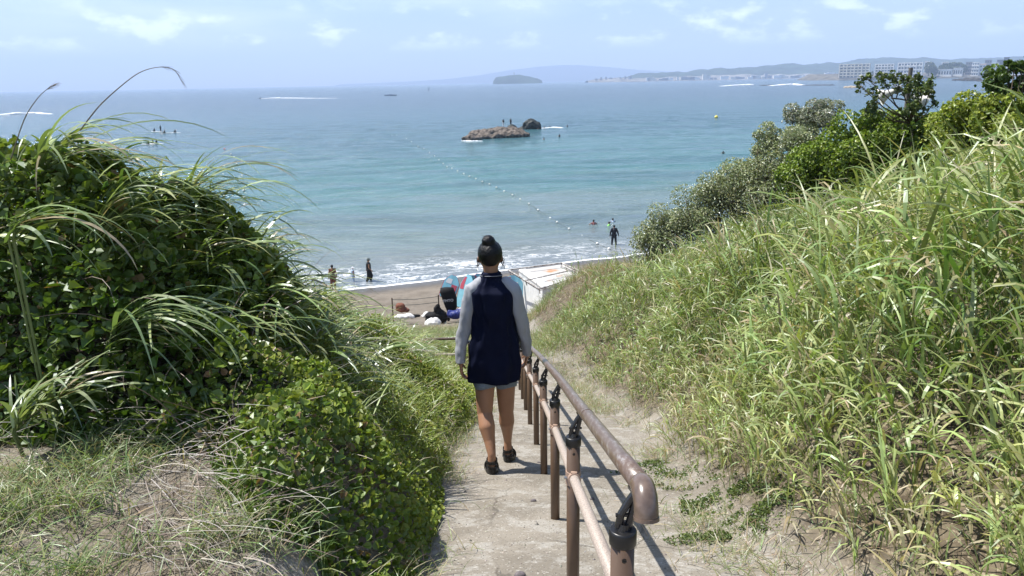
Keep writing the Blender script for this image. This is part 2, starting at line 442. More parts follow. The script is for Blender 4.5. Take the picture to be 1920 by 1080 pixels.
# ------------------------------------------------------------------ the sea
def sea_material():
    m = bpy.data.materials.new('sea_water'); m.use_nodes = True
    nt = m.node_tree; n, L = nt.nodes, nt.links; b = n['Principled BSDF']
    tcn = n.new('ShaderNodeTexCoord')
    def nz(sc, det=4, ro=.55, st=(1, 1, 1), rz=R(12), dist=0):
        mp = n.new('ShaderNodeMapping'); mp.inputs['Scale'].default_value = st; mp.inputs['Rotation'].default_value = (0, 0, rz)
        L.new(tcn.outputs['Object'], mp.inputs[0])
        t = n.new('ShaderNodeTexNoise'); t.inputs['Scale'].default_value = sc; t.inputs['Detail'].default_value = det
        t.inputs['Roughness'].default_value = ro; t.inputs['Distortion'].default_value = dist
        L.new(mp.outputs[0], t.inputs['Vector']); return t.outputs['Fac']
    def ramp(v, a, c, lo=0, hi=1, sm=True):
        r = n.new('ShaderNodeMapRange'); r.interpolation_type = 'SMOOTHSTEP' if sm else 'LINEAR'
        r.inputs[1].default_value = a; r.inputs[2].default_value = c; r.inputs[3].default_value = lo; r.inputs[4].default_value = hi
        L.new(v, r.inputs[0]); return r.outputs[0]
    def mix(f, a, c):
        x = n.new('ShaderNodeMix'); x.data_type = 'RGBA'
        for idx, v in ((0, f), (6, a), (7, c)):
            if isinstance(v, (int, float)): x.inputs[idx].default_value = v
            elif isinstance(v, tuple): x.inputs[idx].default_value = (*v, 1)
            else: L.new(v, x.inputs[idx])
        return x.outputs[2]
    def op(o_, a, c, clamp=False):
        x = n.new('ShaderNodeMath'); x.operation = o_; x.use_clamp = clamp
        for i, v in enumerate((a, c)):
            if isinstance(v, (int, float)): x.inputs[i].default_value = v
            else: L.new(v, x.inputs[i])
        return x.outputs[0]
    a = n.new('ShaderNodeAttribute'); a.attribute_name = 'shore'; sh = a.outputs['Fac']
    big = nz(.03, 4, .6, (1, 3, 1)); shn = op('MULTIPLY', sh, ramp(big, .3, .7, .75, 1.3))
    c = mix(ramp(shn, 0, 14), (.150, .165, .165), (.140, .195, .195))       # sand stirred up in the shallows
    c = mix(ramp(shn, 12, 50), c, (.070, .172, .178))
    c = mix(ramp(shn, 42, 150), c, (.036, .100, .120))
    c = mix(ramp(shn, 140, 520), c, (.034, .068, .090))
    c = mix(ramp(nz(.012, 3, .6, (1, 7, 1)), .45, .62, 0, .35), c, (.03, .075, .11))
    # foam
    edge = ramp(op('ADD', sh, op('MULTIPLY', nz(1.5, 3), .25)), .60, .25)
    web = op('ABSOLUTE', op('SUBTRACT', nz(.62, 6, .66, (1, 2.1, 1), R(22), .6), .5), 0)
    webf = ramp(web, .040, .005)
    band = op('MULTIPLY', ramp(sh, .1, 1.2), ramp(sh, 8.2, 2.5))
    patch = ramp(nz(.22, 3, .5, (1, 2.5, 1), R(22)), .34, .58)
    xs_ = n.new('ShaderNodeSeparateXYZ'); L.new(tcn.outputs['Object'], xs_.inputs[0])
    lr = ramp(xs_.outputs['X'], 9, -2, .35, 1)
    fo = op('MULTIPLY', op('MULTIPLY', webf, band), op('MULTIPLY', patch, lr))
    lace = op('MULTIPLY', ramp(nz(.9, 5, .7, (1, 2.4, 1), R(22), 1.0), .52, .66), op('MULTIPLY', ramp(sh, .8, 2), ramp(sh, 6.5, 3)))
    foam = op('MAXIMUM', op('MAXIMUM', edge, fo), op('MULTIPLY', op('MULTIPLY', lace, .75), op('MULTIPLY', patch, lr)))
    c2 = mix(foam, c, (.86, .88, .90))
    L.new(c2, b.inputs['Base Color'])
    b.inputs['IOR'].default_value = 1.33
    b.inputs['Specular IOR Level'].default_value = .5
    L.new(op('ADD', op('MULTIPLY', foam, .6), .14), b.inputs['Roughness'])
    # ripples: several lengths, crests lying along the beach
    h = op('ADD', op('MULTIPLY', nz(.32, 4, .6, (1, 3.4, 1), R(20)), .55), op('MULTIPLY', nz(1.2, 5, .62, (1, 2.6, 1), R(14)), .24))
    h = op('ADD', h, op('MULTIPLY', nz(.06, 3, .6, (1, 3.5, 1), R(16)), 1.9))
    h = op('ADD', h, op('MULTIPLY', foam, .05))
    damp = ramp(sh, 0, 12, .25, 1)
    bp = n.new('ShaderNodeBump'); bp.inputs['Distance'].default_value = 1.0
    L.new(damp, bp.inputs['Strength']); L.new(h, bp.inputs['Height']); L.new(bp.outputs[0], b.inputs['Normal'])
    return m
def f_shore(X, Y): return (Y - shore_y(X)) * .915
def sea_z(X, Y):
    d = f_shore(X, Y)
    k = sst(2, 14, d) * (1 - sst(140, 260, d))
    u = d + 2.2 * fbm(X, Y, .07, 71, 3) * 6
    w = .07 * np.sin(u * 2 * np.pi / 7.5) + .05 * np.sin(u * 2 * np.pi / 4.1 + X * .2) + .12 * (fbm(X, Y * 2, .35, 72, 3) - .5)
    brk = .14 * np.exp(-((d - 7.5) / 1.1) ** 2) * (.4 + vn(X, Y * 0, .12, 6))
    return w * k + brk * sst(3, 6, d)
sxs = axis([(-15000, -3000, 1500), (-3000, -300, 150), (-300, -60, 12), (-60, 60, .45), (60, 300, 12), (300, 3000, 150), (3000, 15001, 1500)])
sys_ = axis([(20, 40, 2), (40, 62, .35), (62, 130, .6), (130, 300, 3), (300, 1500, 50), (1500, 10501, 1000)])
sea = grid_mesh('sea', sxs, sys_, sea_z, sea_material(), attrs={'shore': f_shore})
tag(sea, kind='structure')

# ------------------------------------------------------------------ far land
def hill_profile(pts, D, thick, name, m, base=-2.0, seed=3, rough=.12, step=6):
    """a real ridge: its crest follows the skyline, its slopes fall away before and behind"""
    xs = []; zs = []
    P = [at_y(px, py, D) for px, py in pts]
    X = np.arange(P[0].x, P[-1].x, step); Zt = np.interp(X, [p.x for p in P], [p.z for p in P])
    span = Zt.max()
    Zt = np.maximum(Zt + (fbm(X, X * 0, 1 / (step * 6), seed, 3) - .5) * span * rough * 1.2, 0)
    rows = np.linspace(-1, 1, 15)
    Xg, Tg = np.meshgrid(X, rows); Zg = np.tile(Zt, (15, 1))
    Yg = D + Tg * thick
    prof = np.cos(Tg * np.pi / 2) ** .8
    Zg = base + (Zg - base) * prof * (1 - .35 * (fbm(Xg, Yg, 1 / (thick * .35), seed + 5, 4) - .3) * (np.abs(Tg) > .05))
    V = np.stack([Xg, Yg, Zg], -1).reshape(-1, 3); nx = len(X)
    i = (np.arange(14)[:, None] * nx + np.arange(nx - 1)[None]).ravel()
    o = np_mesh(name, V, np.stack([i, i + 1, i + nx + 1, i + nx], -1), m, smooth=True)
    return tag(o, kind='structure')
m_wood = mat('wooded_slope', (.035, .055, .03), .95, .05, noise=.5, nscale=.01)
m_cliff = mat('town_shore', (.22, .21, .19), .9, .1, noise=.5, nscale=.02)
m_far = mat('volcano_slope', (.05, .06, .06), .95, .05)
hill_profile([(1120, 148), (1180, 143), (1205, 137), (1260, 136), (1290, 133), (1340, 129), (1400, 127), (1440, 123), (1485, 120),
              (1530, 119), (1570, 117), (1590, 115), (1640, 108), (1665, 107), (1700, 110), (1730, 108), (1780, 111), (1810, 108), (1850, 110),
              (1900, 106), (1960, 108), (2050, 104), (2200, 104)], 5600, 700, 'hills', m_wood, step=14)
hill_profile([(925, 152), (930, 145), (945, 143), (958, 140.5), (975, 140), (990, 143), (1008, 147), (1016, 151)], 5200, 160, 'island', m_wood, rough=.06, step=6)
hill_profile([(640, 158), (720, 155), (830, 149), (900, 141), (960, 131), (1010, 125), (1050, 122), (1085, 122), (1130, 125), (1200, 131), (1300, 137), (1420, 140), (1520, 141)],
             13000, 900, 'mountain', m_far, base=-40, rough=.01, step=40)
hill_profile([(1100, 151), (1120, 148), (1140, 146), (1190, 147), (1270, 144), (1350, 141), (1500, 139), (1600, 138)], 4700, 120, 'shore_plain', m_cliff, rough=.3, step=10)
# ------------------------------------------------------------------ plants
rng = np.random.default_rng(11)
def U(a, b, n): return rng.uniform(a, b, n)
def blades(base, az, e0, e1, length, width, colr, nseg=5, twist=None, power=1.2, tipcol=None, wprof=0.55):
    """curved grass blades as tapering ribbons; returns vertices, quads, colours"""
    n = len(az); s = np.linspace(0, 1, nseg + 1)
    e = e0[:, None] + (e1 - e0)[:, None] * s[None] ** power
    em = (e[:, 1:] + e[:, :-1]) / 2
    st = length[:, None] / nseg
    dx = np.cos(em) * np.sin(az)[:, None] * st; dy = np.cos(em) * np.cos(az)[:, None] * st; dz = np.sin(em) * st
    P = np.zeros((n, nseg + 1, 3)); P[:, 0] = base
    P[:, 1:, 0] = base[:, 0:1] + np.cumsum(dx, 1); P[:, 1:, 1] = base[:, 1:2] + np.cumsum(dy, 1); P[:, 1:, 2] = base[:, 2:3] + np.cumsum(dz, 1)
    side = np.stack([np.cos(az), -np.sin(az), np.zeros(n)], -1)[:, None]
    T = np.stack([np.cos(e) * np.sin(az)[:, None], np.cos(e) * np.cos(az)[:, None], np.sin(e)], -1)
    nor = np.cross(np.broadcast_to(side, T.shape), T)
    tw = (twist if twist is not None else U(-.9, .9, n))[:, None, None] * (0.3 + s[None, :, None])
    sv = side * np.cos(tw) + nor * np.sin(tw)
    prof = np.minimum(1, .45 + s * 4) * np.maximum(1 - s, 0.0) ** wprof; prof[-1] = .04
    w = width[:, None, None] * prof[None, :, None] / 2
    V = np.stack([P - sv * w, P + sv * w], 2).reshape(-1, 3)
    k = np.arange(n)[:, None] * (nseg + 1) * 2 + np.arange(nseg)[None] * 2
    Q = np.stack([k, k + 1, k + 3, k + 2], -1).reshape(-1, 4)
    C = np.repeat(colr[:, None], (nseg + 1) * 2, 1).copy()
    if tipcol is not None:
        f = np.repeat(np.clip((s - .55) / .45, 0, 1) ** 2, 2)[None, :, None]
        C = C * (1 - f) + tipcol[:, None] * f
    return V, Q, C.reshape(-1, 3)
def leaves(P, size, nrm, colr, aspect=.8, cup=.18):
    """two-halved leaves folded on the midrib"""
    n = len(P)
    nrm = nrm / np.linalg.norm(nrm, axis=1, keepdims=True)
    r = rng.normal(size=(n, 3)); t = np.cross(nrm, r); t /= np.linalg.norm(t, axis=1, keepdims=True)
    s = np.cross(nrm, t); S = size[:, None]; A = (aspect if np.ndim(aspect) else aspect) * S
    b = P - t * S * .5
    tip = P + t * S * .5 - nrm * S * .12
    L1 = P - t * S * .28 + s * A * .46 + nrm * S * cup; L2 = P + t * S * .12 + s * A * .42 + nrm * S * cup
    R1 = P - t * S * .28 - s * A * .46 + nrm * S * cup; R2 = P + t * S * .12 - s * A * .42 + nrm * S * cup
    V = np.stack([b, L1, L2, tip, R2, R1], 1).reshape(-1, 3)
    k = np.arange(n)[:, None] * 6
    Q = np.concatenate([k + np.array([[0, 3, 2, 1]]), k + np.array([[0, 5, 4, 3]])], 1).reshape(-1, 4)
    return V, Q, np.repeat(colr, 6, 0)
def rods(P0, az, e0, e1, length, rad, colr, nseg=6, az2=None):
    """thin round stalks (three-sided)"""
    n = len(az); s = np.linspace(0, 1, nseg + 1)
    e = e0[:, None] + (e1 - e0)[:, None] * s[None]; a = az[:, None] + (az2 if az2 is not None else np.zeros(n))[:, None] * s[None]
    st = length[:, None] / nseg
    D = np.stack([np.cos(e) * np.sin(a), np.cos(e) * np.cos(a), np.sin(e)], -1)
    P = P0[:, None] + np.concatenate([np.zeros((n, 1, 3)), np.cumsum(D[:, 1:] * st[..., None], 1)], 1)
    s1 = np.stack([np.cos(a), -np.sin(a), 0 * a], -1); s2 = np.cross(s1, D)
    rr = (rad[:, None] * (1 - .6 * s[None]))[..., None]
    V = np.stack([P + (s1 * math.cos(t) + s2 * math.sin(t)) * rr for t in (0, 2.094, 4.189)], 2).reshape(-1, 3)
    k = (np.arange(n)[:, None] * (nseg + 1) + np.arange(nseg)[None]).reshape(-1, 1) * 3
    Q = np.concatenate([np.concatenate([k + j, k + (j + 1) % 3, k + 3 + (j + 1) % 3, k + 3 + j], 1)[:, None] for j in range(3)], 1).reshape(-1, 4)
    return V, Q, np.repeat(colr, (nseg + 1) * 3, 0)
def join(*parts):
    V, Q, C = [], [], []; b = 0
    for v, q, c in parts:
        V.append(v); Q.append(q + b); C.append(c); b += len(v)
    return np.concatenate(V), np.concatenate(Q), np.concatenate(C)
def lerpc(a, b, t): return np.asarray(a)[None] * (1 - t[:, None]) + np.asarray(b)[None] * t[:, None]
def jitter(c, a=.18):
    n = len(c); return np.clip(c * (1 + U(-a, a, n))[:, None] * (1 + rng.uniform(-a * .4, a * .4, (n, 3))), 0, 1)
def in_view(x, y, z, m=1.22):
    """keep what stands inside the photographed view with a generous margin"""
    d = np.stack([x, y, z - CAMZ], -1) @ np.array(M3)
    fz = -d[:, 2]
    return (fz > .35) & (np.abs(d[:, 0]) < fz * 960 / F * m + .5) & (np.abs(d[:, 1]) < fz * 540 / F * m + .6)
def scatter(n, x0, x1, y0, y1, dens):
    x = U(x0, x1, n); y = U(y0, y1, n)
    k = (U(0, 1, n) < dens(x, y)); x, y = x[k], y[k]
    z = ground(x, y); v = in_view(x, y, z + .4); return x[v], y[v], z[v]

M_GRASS = leaf_mat('grass_blade', .30, .035, .40)
M_REED = leaf_mat('reed_blade', .28, .06, .36)
M_LEAF = leaf_mat('vine_leaf', .30, .03, .40)
M_DRY = leaf_mat('dry_stalk', .12, .08, .55)
M_SILV = leaf_mat('silver_leaf', .20, .10, .42)

# ---- tall grass of the right-hand bank
def dens_r(x, y):
    e = x - right_edge(y) + .3 * (fbm(x, y, 1.8, 61, 3) - .5); t_ = np.clip(x - right_edge(y), 0, 99)
    d = sst(-.02, .30, e) * (x < .80 * y + 1.6)
    d = d * np.clip(1.12 - .045 * y, .25, 1) * np.where(y < 6, .62 + .38 * sst(.36, .52, fbm(x, y, 1.3, 62, 3)), .30 + .70 * sst(.36, .52, fbm(x, y, 1.3, 62, 3))) * np.where(y < 6, .5 + .5 * sst(.40, .54, fbm(x, y, 3.4, 66, 2)), .2 + .8 * sst(.40, .54, fbm(x, y, 3.4, 66, 2)))
    far = sst(12.5, 14.5, y - 2.2 * np.exp(-t_ / .9) * 3.2)
    return d * (1 - sst(20, 25, y)) * (1 - .8 * far)
x, y, z = scatter(112000, .3, 15, 1.2, 25, dens_r)
n = len(x); t = x - right_edge(y)
patch = fbm(x, y, .5, 63, 3); hgt = (1 - .30 * sst(9, 14, y)) * (1.0 + .30 * sst(6, 3, y) * sst(2.6, 1.2, t)) * (.26 + .62 * sst(.1, 1.6, t)) * (.75 + .5 * vn(x, y, .8, 64)) * U(.7, 1.15, n)
tall = sst(.35, .62, patch)
naz = rng.normal(R(-80), 1.0, n); lean = U(R(68), R(90), n)
pale, mid_, dry, deep = (.38, .43, .17), (.115, .185, .042), (.37, .315, .19), (.055, .105, .028)
gcol = lerpc(mid_, pale, np.clip(fbm(x, y, .9, 65, 3) * 1.6 - .3 + U(-.25, .25, n), 0, 1))
dr = sst(.35, .05, t) * .55 + .06; isd = U(0, 1, n) < (dr + .30 * sst(.55, .7, fbm(x, y, .7, 67, 3)))
gcol[isd] = lerpc(dry, pale, U(0, .5, isd.sum())); gcol = jitter(gcol, .2)
B = np.stack([x, y, z - .02], -1)
parts = [blades(B, naz, lean, lean - U(.1, .5, n), hgt, U(.004, .007, n), gcol * .85, 3, wprof=.3)]
for k in range(5):
    m_ = U(0, 1, n) < (.95 if k < 3 else .8)
    kk = np.where(m_)[0]; fr = U(.12, .98, len(kk)) ** .8
    el_ = lean[kk] - .15 * fr
    bp_ = B[kk] + np.stack([np.cos(el_) * np.sin(naz[kk]), np.cos(el_) * np.cos(naz[kk]), np.sin(el_)], -1) * (hgt[kk] * fr)[:, None]
    la = naz[kk] + rng.normal(0, 1.15, len(kk))
    ln = hgt[kk] * U(.22, .55, len(kk)) + .05
    up = U(0, 1, len(kk)) < .38
    e1_ = np.where(up, U(R(0), R(55), len(kk)), U(R(-80), R(-10), len(kk)))
    wd = np.where(y[kk] < 6, U(.012, .029, len(kk)), U(.013, .026, len(kk))) * (.5 + .5 * sst(.05, 1.0, t[kk]))
    cc = jitter(gcol[kk], .22); old = U(0, 1, len(kk)) < .10 * (1.3 - fr) * 1.6
    cc[old] = jitter(np.tile(np.array([dry]), (old.sum(), 1)), .2)
    parts.append(blades(bp_, la, U(R(45), R(84), len(kk)), e1_, ln, wd, cc, 5, tipcol=jitter(cc * .9 + .04, .1)))
V, Q, C = join(*parts)
tg = np_mesh('tall_grass', V, Q, M_GRASS, C); tag(tg, kind='stuff')
# fallen dry blades and low growth beneath it
x, y, z = scatter(60000, .2, 13, 1.2, 22, lambda x, y: sst(-.12, .25, x - right_edge(y) + .4 * (fbm(x, y, 1.8, 61, 3) - .5)) * (x < .8 * y + 1.4) * np.clip(1.1 - .06 * y, .1, 1) * (.6 + .4 * sst(1.2, .3, x - right_edge(y))))
n = len(x); cc = lerpc((.27, .22, .14), (.13, .19, .045), (U(0, 1, n) < .72).astype(float)); cc = jitter(cc, .3)
V, Q, C = blades(np.stack([x, y, z + U(-.01, .06, n)], -1), U(0, 6.28, n), U(R(5), R(75), n), U(R(-50), R(20), n), U(.08, .26, n), U(.003, .008, n), cc, 3)
tag(np_mesh('dry_litter', V, Q, M_DRY, C), kind='stuff')

# thin flowering stems standing above the tall grass
x, y, z = scatter(3600, .6, 12, 2, 18, lambda x, y: dens_r(x, y) * sst(.3, 1.2, x - right_edge(y)))
n = len(x); V, Q, C = blades(np.stack([x, y, z], -1), U(0, 6.28, n), U(R(72), R(90), n), U(R(40), R(80), n), U(.55, .95, n) * np.interp(y, [3, 12], [1.05, .75]), U(.003, .005, n), jitter(lerpc((.17, .19, .07), (.36, .28, .17), U(0, 1, n)), .2), 5, wprof=.1)
tag(np_mesh('flowering_stems', V, Q, M_DRY, C), kind='stuff')

# ---- the left-hand mound under its vines
def mound_h(x, y):
    s = left_edge(y) - x
    h = np.maximum(.56 * sst(-.05, 1.4, s), .24 * sst(-.10, .12, s)) * sst(0, .75, y - 2.95 - .12 * np.clip(-1.2 - x, 0, 3) + .85 * sst(-1.5, -.8, x)) * np.interp(y, [3, 5, 8, 11, 13, 15], [1.05, .95, .58, .36, .25, .15])
    return h * (.25 + 1.35 * sst(.25, .75, fbm(x, y, 1.3, 81, 3)))
def vine_pts(nn, y0, y1):
    x = U(-9, -.3, nn); y = U(y0, y1, nn)
    k = (x > -.85 * y - 1.2) & (x > -1.0 - .62 * y); x, y = x[k], y[k]
    h = mound_h(x, y); k = h > .03; x, y, h = x[k], y[k], h[k]
    f = np.where(U(0, 1, len(x)) < .62, 1 - np.abs(rng.normal(0, .12, len(x))), U(0, 1, len(x))); f = np.clip(f, 0, 1.15)
    z = ground(x, y) + h * f
    k = in_view(x, y, z); return x[k], y[k], z[k], f[k]
x, y, z, f = vine_pts(230000, 2.1, 8.0)
x2, y2, z2, f2 = vine_pts(90000, 8.0, 15.0)
x, y, z, f = np.concatenate([x, x2]), np.concatenate([y, y2]), np.concatenate([z, z2]), np.concatenate([f, f2])
n = len(x)
yellow_lit = np.clip(sst(3.2, 6.5, y + 1.2 * sst(-1.9, -1.0, x)) * .70 + .45 * (fbm(x, y, .9, 83, 3) - .35) + U(-.25, .25, n), 0, 1) * np.clip(.3 + f, 0, 1)  # yellow-green foliage; the lit right end is also brightened in the leaf colour
vc = jitter(lerpc((.085, .14, .02), (.32, .37, .06), yellow_lit), .25)
br = U(0, 1, n) < .03; vc[br] = jitter(np.tile(np.array([[.25, .17, .07]]), (br.sum(), 1)), .3)
nr = rng.normal(size=(n, 3)) * .55 + np.array([.1, -.35, .75])
big = fbm(x, y, 1.1, 88, 2) > .5
hollow = (x < -1.35) & (y < 6)
sz = np.where(hollow & (U(0, 1, n) < .45), U(.045, .085, n), np.where(big & (U(0, 1, n) < .5), U(.028, .05, n), U(.014, .034, n))) * np.interp(y, [3, 9], [1, 1.0])
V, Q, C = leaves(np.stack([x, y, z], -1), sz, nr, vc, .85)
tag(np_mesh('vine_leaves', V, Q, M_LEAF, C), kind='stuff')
# stems inside the vines and the mat of dead stalks at their foot
n = 2200; x = U(-6, -1.15, n); y = U(2.7, 11, n); h = mound_h(x, y); k = (h > .05) & (x > -.9 * y - .8); x, y, h = x[k], y[k], h[k]; n = len(x)
P0 = np.stack([x, y, ground(x, y) + h * U(0, .6, n)], -1)
a1 = rods(P0, U(0, 6.28, n), U(R(-20), R(80), n), U(R(-40), R(40), n), U(.25, .7, n), U(.0018, .0045, n), jitter(np.tile(np.array([[.17, .125, .075]]), (n, 1)), .35), 6, rng.normal(0, .8, n))
n = 850; x = U(-3.4, -1.0, n); wy = 3.45 + .12 * (-x - 1) + rng.normal(0, .22, n)
wy = np.where(U(0, 1, n) < .45, wy - .75 * np.clip(x + 1.8, 0, 1.0), wy); y = np.clip(wy, 2.2, 4.4)
P0 = np.stack([x, y, ground(x, y) + np.abs(rng.normal(.02, .09, n))], -1)
a2 = rods(P0, rng.normal(R(95), .8, n), U(R(-12), R(38), n), U(R(-40), R(4), n), U(.15, .45, n), U(.0009, .0024, n), jitter(lerpc((.26, .21, .15), (.11, .08, .06), U(0, 1, n)), .3), 7, rng.normal(0, 1.0, n))
n = 260; x = U(-1.5, -.9, n); y = 2.55 + U(-.35, .5, n)
P0 = np.stack([x, y, ground(x, y) + np.abs(rng.normal(.02, .06, n))], -1)
a3 = rods(P0, rng.normal(R(110), .9, n), U(R(-12), R(35), n), U(R(-45), R(5), n), U(.15, .40, n), U(.0009, .0023, n), jitter(lerpc((.32, .26, .18), (.14, .10, .065), U(0, 1, n)), .3), 7, rng.normal(0, 1.2, n))
V, Q, C = join(a1, a2, a3)
tag(np_mesh('dead_stalks', V, Q, M_DRY, C), kind='stuff')
# long reed blades rooted all over the mound, blown to the right
def dens_reed(x, y):
    s = left_edge(y) - x
    return sst(.35, 1.1, s) * sst(3.3, 4.0, y - .5 * sst(-1.8, -1.0, x)) * (x > -.85 * y - 1.2) * (.15 + .85 * sst(.42, .6, fbm(x, y, .9, 91, 3) + .12 * sst(5, 8, y))) * (1 - .55 * sst(7, 12, y))
x, y, z = scatter(4000, -9, -.6, 3.2, 14, dens_reed)
parts = []
n = len(x); caz = rng.normal(R(88), .5, n); big_ = U(.7, 1.15, n)
for k in range(9):
    c = jitter(lerpc((.11, .17, .035), (.33, .38, .14), U(0, 1, n) ** 1.3), .2)
    d_ = U(0, 1, n) < .12; c[d_] = (.34, .29, .17)
    b_ = np.stack([x + rng.normal(0, .05, n), y + rng.normal(0, .05, n), z + mound_h(x, y) * U(.55, 1.0, n)], -1)
    parts.append(blades(b_, caz + rng.normal(0, .75, n), U(R(15), R(62), n), U(R(-75), R(-15), n), U(.28, .72, n) * big_ * np.interp(y, [4, 9], [1, .7]), np.where(y < 6, U(.015, .032, n), U(.010, .022, n)), c, 8, U(-.6, .6, n), tipcol=c * .8 + .05))
V, Q, C = join(*parts)
tag(np_mesh('reed_bed', V, Q, M_REED, C), kind='stuff')

# fine grass growing through the vines on the sunny end of the mound
def dens_f(x, y):
    s = left_edge(y) - x
    return sst(0, .2, s) * sst(4.2, 6.0, y + .8 * sst(-1.6, -.9, x)) * (x > -.85 * y - 1.0) * (1 - sst(12, 14, y)) * (.25 + .75 * sst(.38, .55, fbm(x, y, 1.4, 95, 3)))
x, y, z = scatter(15000, -7, -.3, 2.6, 14, dens_f)
n = len(x); parts = []; hm_ = mound_h(x, y)
for k in range(3):
    c = jitter(lerpc((.14, .20, .04), (.36, .40, .13), U(0, 1, n)), .2); d_ = U(0, 1, n) < .12; c[d_] = (.42, .35, .22)
    b_ = np.stack([x + rng.normal(0, .03, n), y + rng.normal(0, .03, n), z + hm_ * U(.6, 1.0, n)], -1)
    parts.append(blades(b_, rng.normal(R(80), 1.2, n), U(R(20), R(80), n), U(R(-65), R(20), n), U(.09, .30, n), U(.004, .010, n), c, 5))
V, Q, C = join(*parts)
tag(np_mesh('mound_grass', V, Q, M_GRASS, C), kind='stuff')

# ---- short grass on the level sand left of the path
def dens_s(x, y):
    s = left_edge(y) - x
    return sst(.12, .45, s) * (1 - sst(3.2, 3.9, y)) * (.04 + .96 * sst(.46, .60, fbm(x, y, 2.3, 101, 3) + .08 * sst(-1.0, -2.4, x)))
x, y, z = scatter(7000, -3.6, -.6, 1.0, 3.9, dens_s)
n = len(x); parts = []
for k in range(5):
    c = jitter(lerpc((.12, .20, .055), (.32, .37, .16), U(0, 1, n)), .25); d_ = U(0, 1, n) < .28; c[d_] = jitter(np.tile(np.array([[.36, .30, .19]]), (d_.sum(), 1)), .2)
    b_ = np.stack([x + rng.normal(0, .022, n), y + rng.normal(0, .022, n), z - .005], -1)
    parts.append(blades(b_, U(0, 6.28, n), U(R(35), R(85), n), U(R(-60), R(30), n), U(.06, .25, n), U(.0028, .0068, n), c, 4))
x, y, z = scatter(9000, -3.6, -.6, 1.0, 3.9, lambda x, y: sst(.05, .4, left_edge(y) - x))
n = len(x); c = jitter(lerpc((.24, .195, .135), (.12, .09, .06), U(0, 1, n)), .3)
parts.append(blades(np.stack([x, y, z + U(0, .02, n)], -1), U(0, 6.28, n), U(R(-5), R(25), n), U(R(-25), R(5), n), U(.04, .16, n), U(.0015, .004, n), c, 3))
V, Q, C = join(*parts)
tag(np_mesh('short_grass', V, Q, M_GRASS, C), kind='stuff')

# ---- rough grass on the dune below the landing and weeds along both edges of the path
def dens_d(x, y):
    pth = np.exp(-((x - (-.15 + .0 * y)) / .55) ** 2) * (y < 15)
    return (sst(11.6, 13.2, y) + 2.0 * (dune(x, y) > .3)) * (1 - sst(21.5, 27, y)) * sst(.30, .52, fbm(x, y, .8, 111, 3) + .15 * sst(15, 12, y)) * (1 - .8 * pth)
x, y, z = scatter(26000, -7, 5, 11.4, 27, dens_d)
n = len(x); parts = []
for k in range(5):
    c = jitter(lerpc((.12, .18, .05), (.30, .32, .14), np.clip(fbm(x, y, .7, 113, 3) + U(-.4, .4, n), 0, 1)), .2)
    d_ = U(0, 1, n) < .15 + .6 * sst(.5, .62, fbm(x, y, .45, 114, 3)); c[d_] = jitter(np.tile(np.array([[.34, .27, .17]]), (d_.sum(), 1)), .25)
    b_ = np.stack([x + rng.normal(0, .06, n), y + rng.normal(0, .06, n), z - .01], -1)
    parts.append(blades(b_, U(0, 6.28, n), U(R(45), R(88), n), U(R(-40), R(50), n), U(.15, .42, n), U(.006, .011, n), c, 4))
def dens_e(x, y):
    a = np.abs(x - left_edge(y)) ; b = np.abs(x - right_edge(y) + .05)
    return np.maximum(np.exp(-(a / .13) ** 2), .9 * np.exp(-(b / .20) ** 2)) * sst(.36, .56, fbm(x, y, 2.3, 121, 3))
x, y, z = scatter(24000, -1.1, 1.7, 1.6, 12, dens_e)
n = len(x)
for k in range(4):
    c = jitter(lerpc((.12, .17, .05), (.27, .29, .13), U(0, 1, n)), .2)
    d_ = U(0, 1, n) < .45; c[d_] = jitter(np.tile(np.array([[.36, .29, .19]]), (d_.sum(), 1)), .25)
    b_ = np.stack([x + rng.normal(0, .03, n), y + rng.normal(0, .03, n), z - .01], -1)
    parts.append(blades(b_, U(0, 6.28, n), U(R(15), R(80), n), U(R(-50), R(30), n), U(.05, .20, n), U(.002, .006, n), c, 4))
V, Q, C = join(*parts)
tag(np_mesh('dune_grass', V, Q, M_GRASS, C), kind='stuff')
# creeping weed spreading over the sand beside the rail
parts = []
for (px, py, rr, nn) in ((1240, 885, .15, 700), (1300, 895, .17, 900), (1370, 910, .18, 1100), (1330, 950, .13, 800), (1430, 900, .20, 1300), (1300, 1015, .06, 260), (1345, 1010, .05, 200), (1470, 940, .14, 1100), (1225, 872, .07, 350), (1400, 975, .08, 420)):
    yy = 3.4
    for _ in range(8):
        p = at_y(px, py, yy); yy += (p.z - gz(p.x, yy)) / (abs(ray(px, py).z / ray(px, py).y) - .31 + 1e-6) * .8
        yy = min(max(yy, 1.5), 6)
    p = at_y(px, py, yy)
    a = U(0, 6.28, nn); r_ = rr * np.sqrt(U(0, 1, nn)) * (.6 + .8 * vn(np.cos(a) * 2 + px, np.sin(a) * 2, 1, 4)) * 1.3
    x = p.x + np.cos(a) * r_ * 1.35; y = yy + np.sin(a) * r_; kp = fbm(x, y, 9, 131, 3) + U(-.08, .08, nn) > .47; x, y, r_ = x[kp], y[kp], r_[kp]; nn = len(x); z = ground(x, y) + U(.0, .045, nn) * np.exp(-(r_ / rr) ** 2)
    c = jitter(lerpc((.06, .10, .03), (.17, .21, .06), U(0, 1, nn)), .25)
    parts.append(leaves(np.stack([x, y, z + .006], -1), U(.010, .022, nn), rng.normal(size=(nn, 3)) * .5 + np.array([0, -.2, .9]), c, .7))
V, Q, C = join(*parts)
tag(np_mesh('creeping_weed', V, Q, M_LEAF, C), kind='stuff')

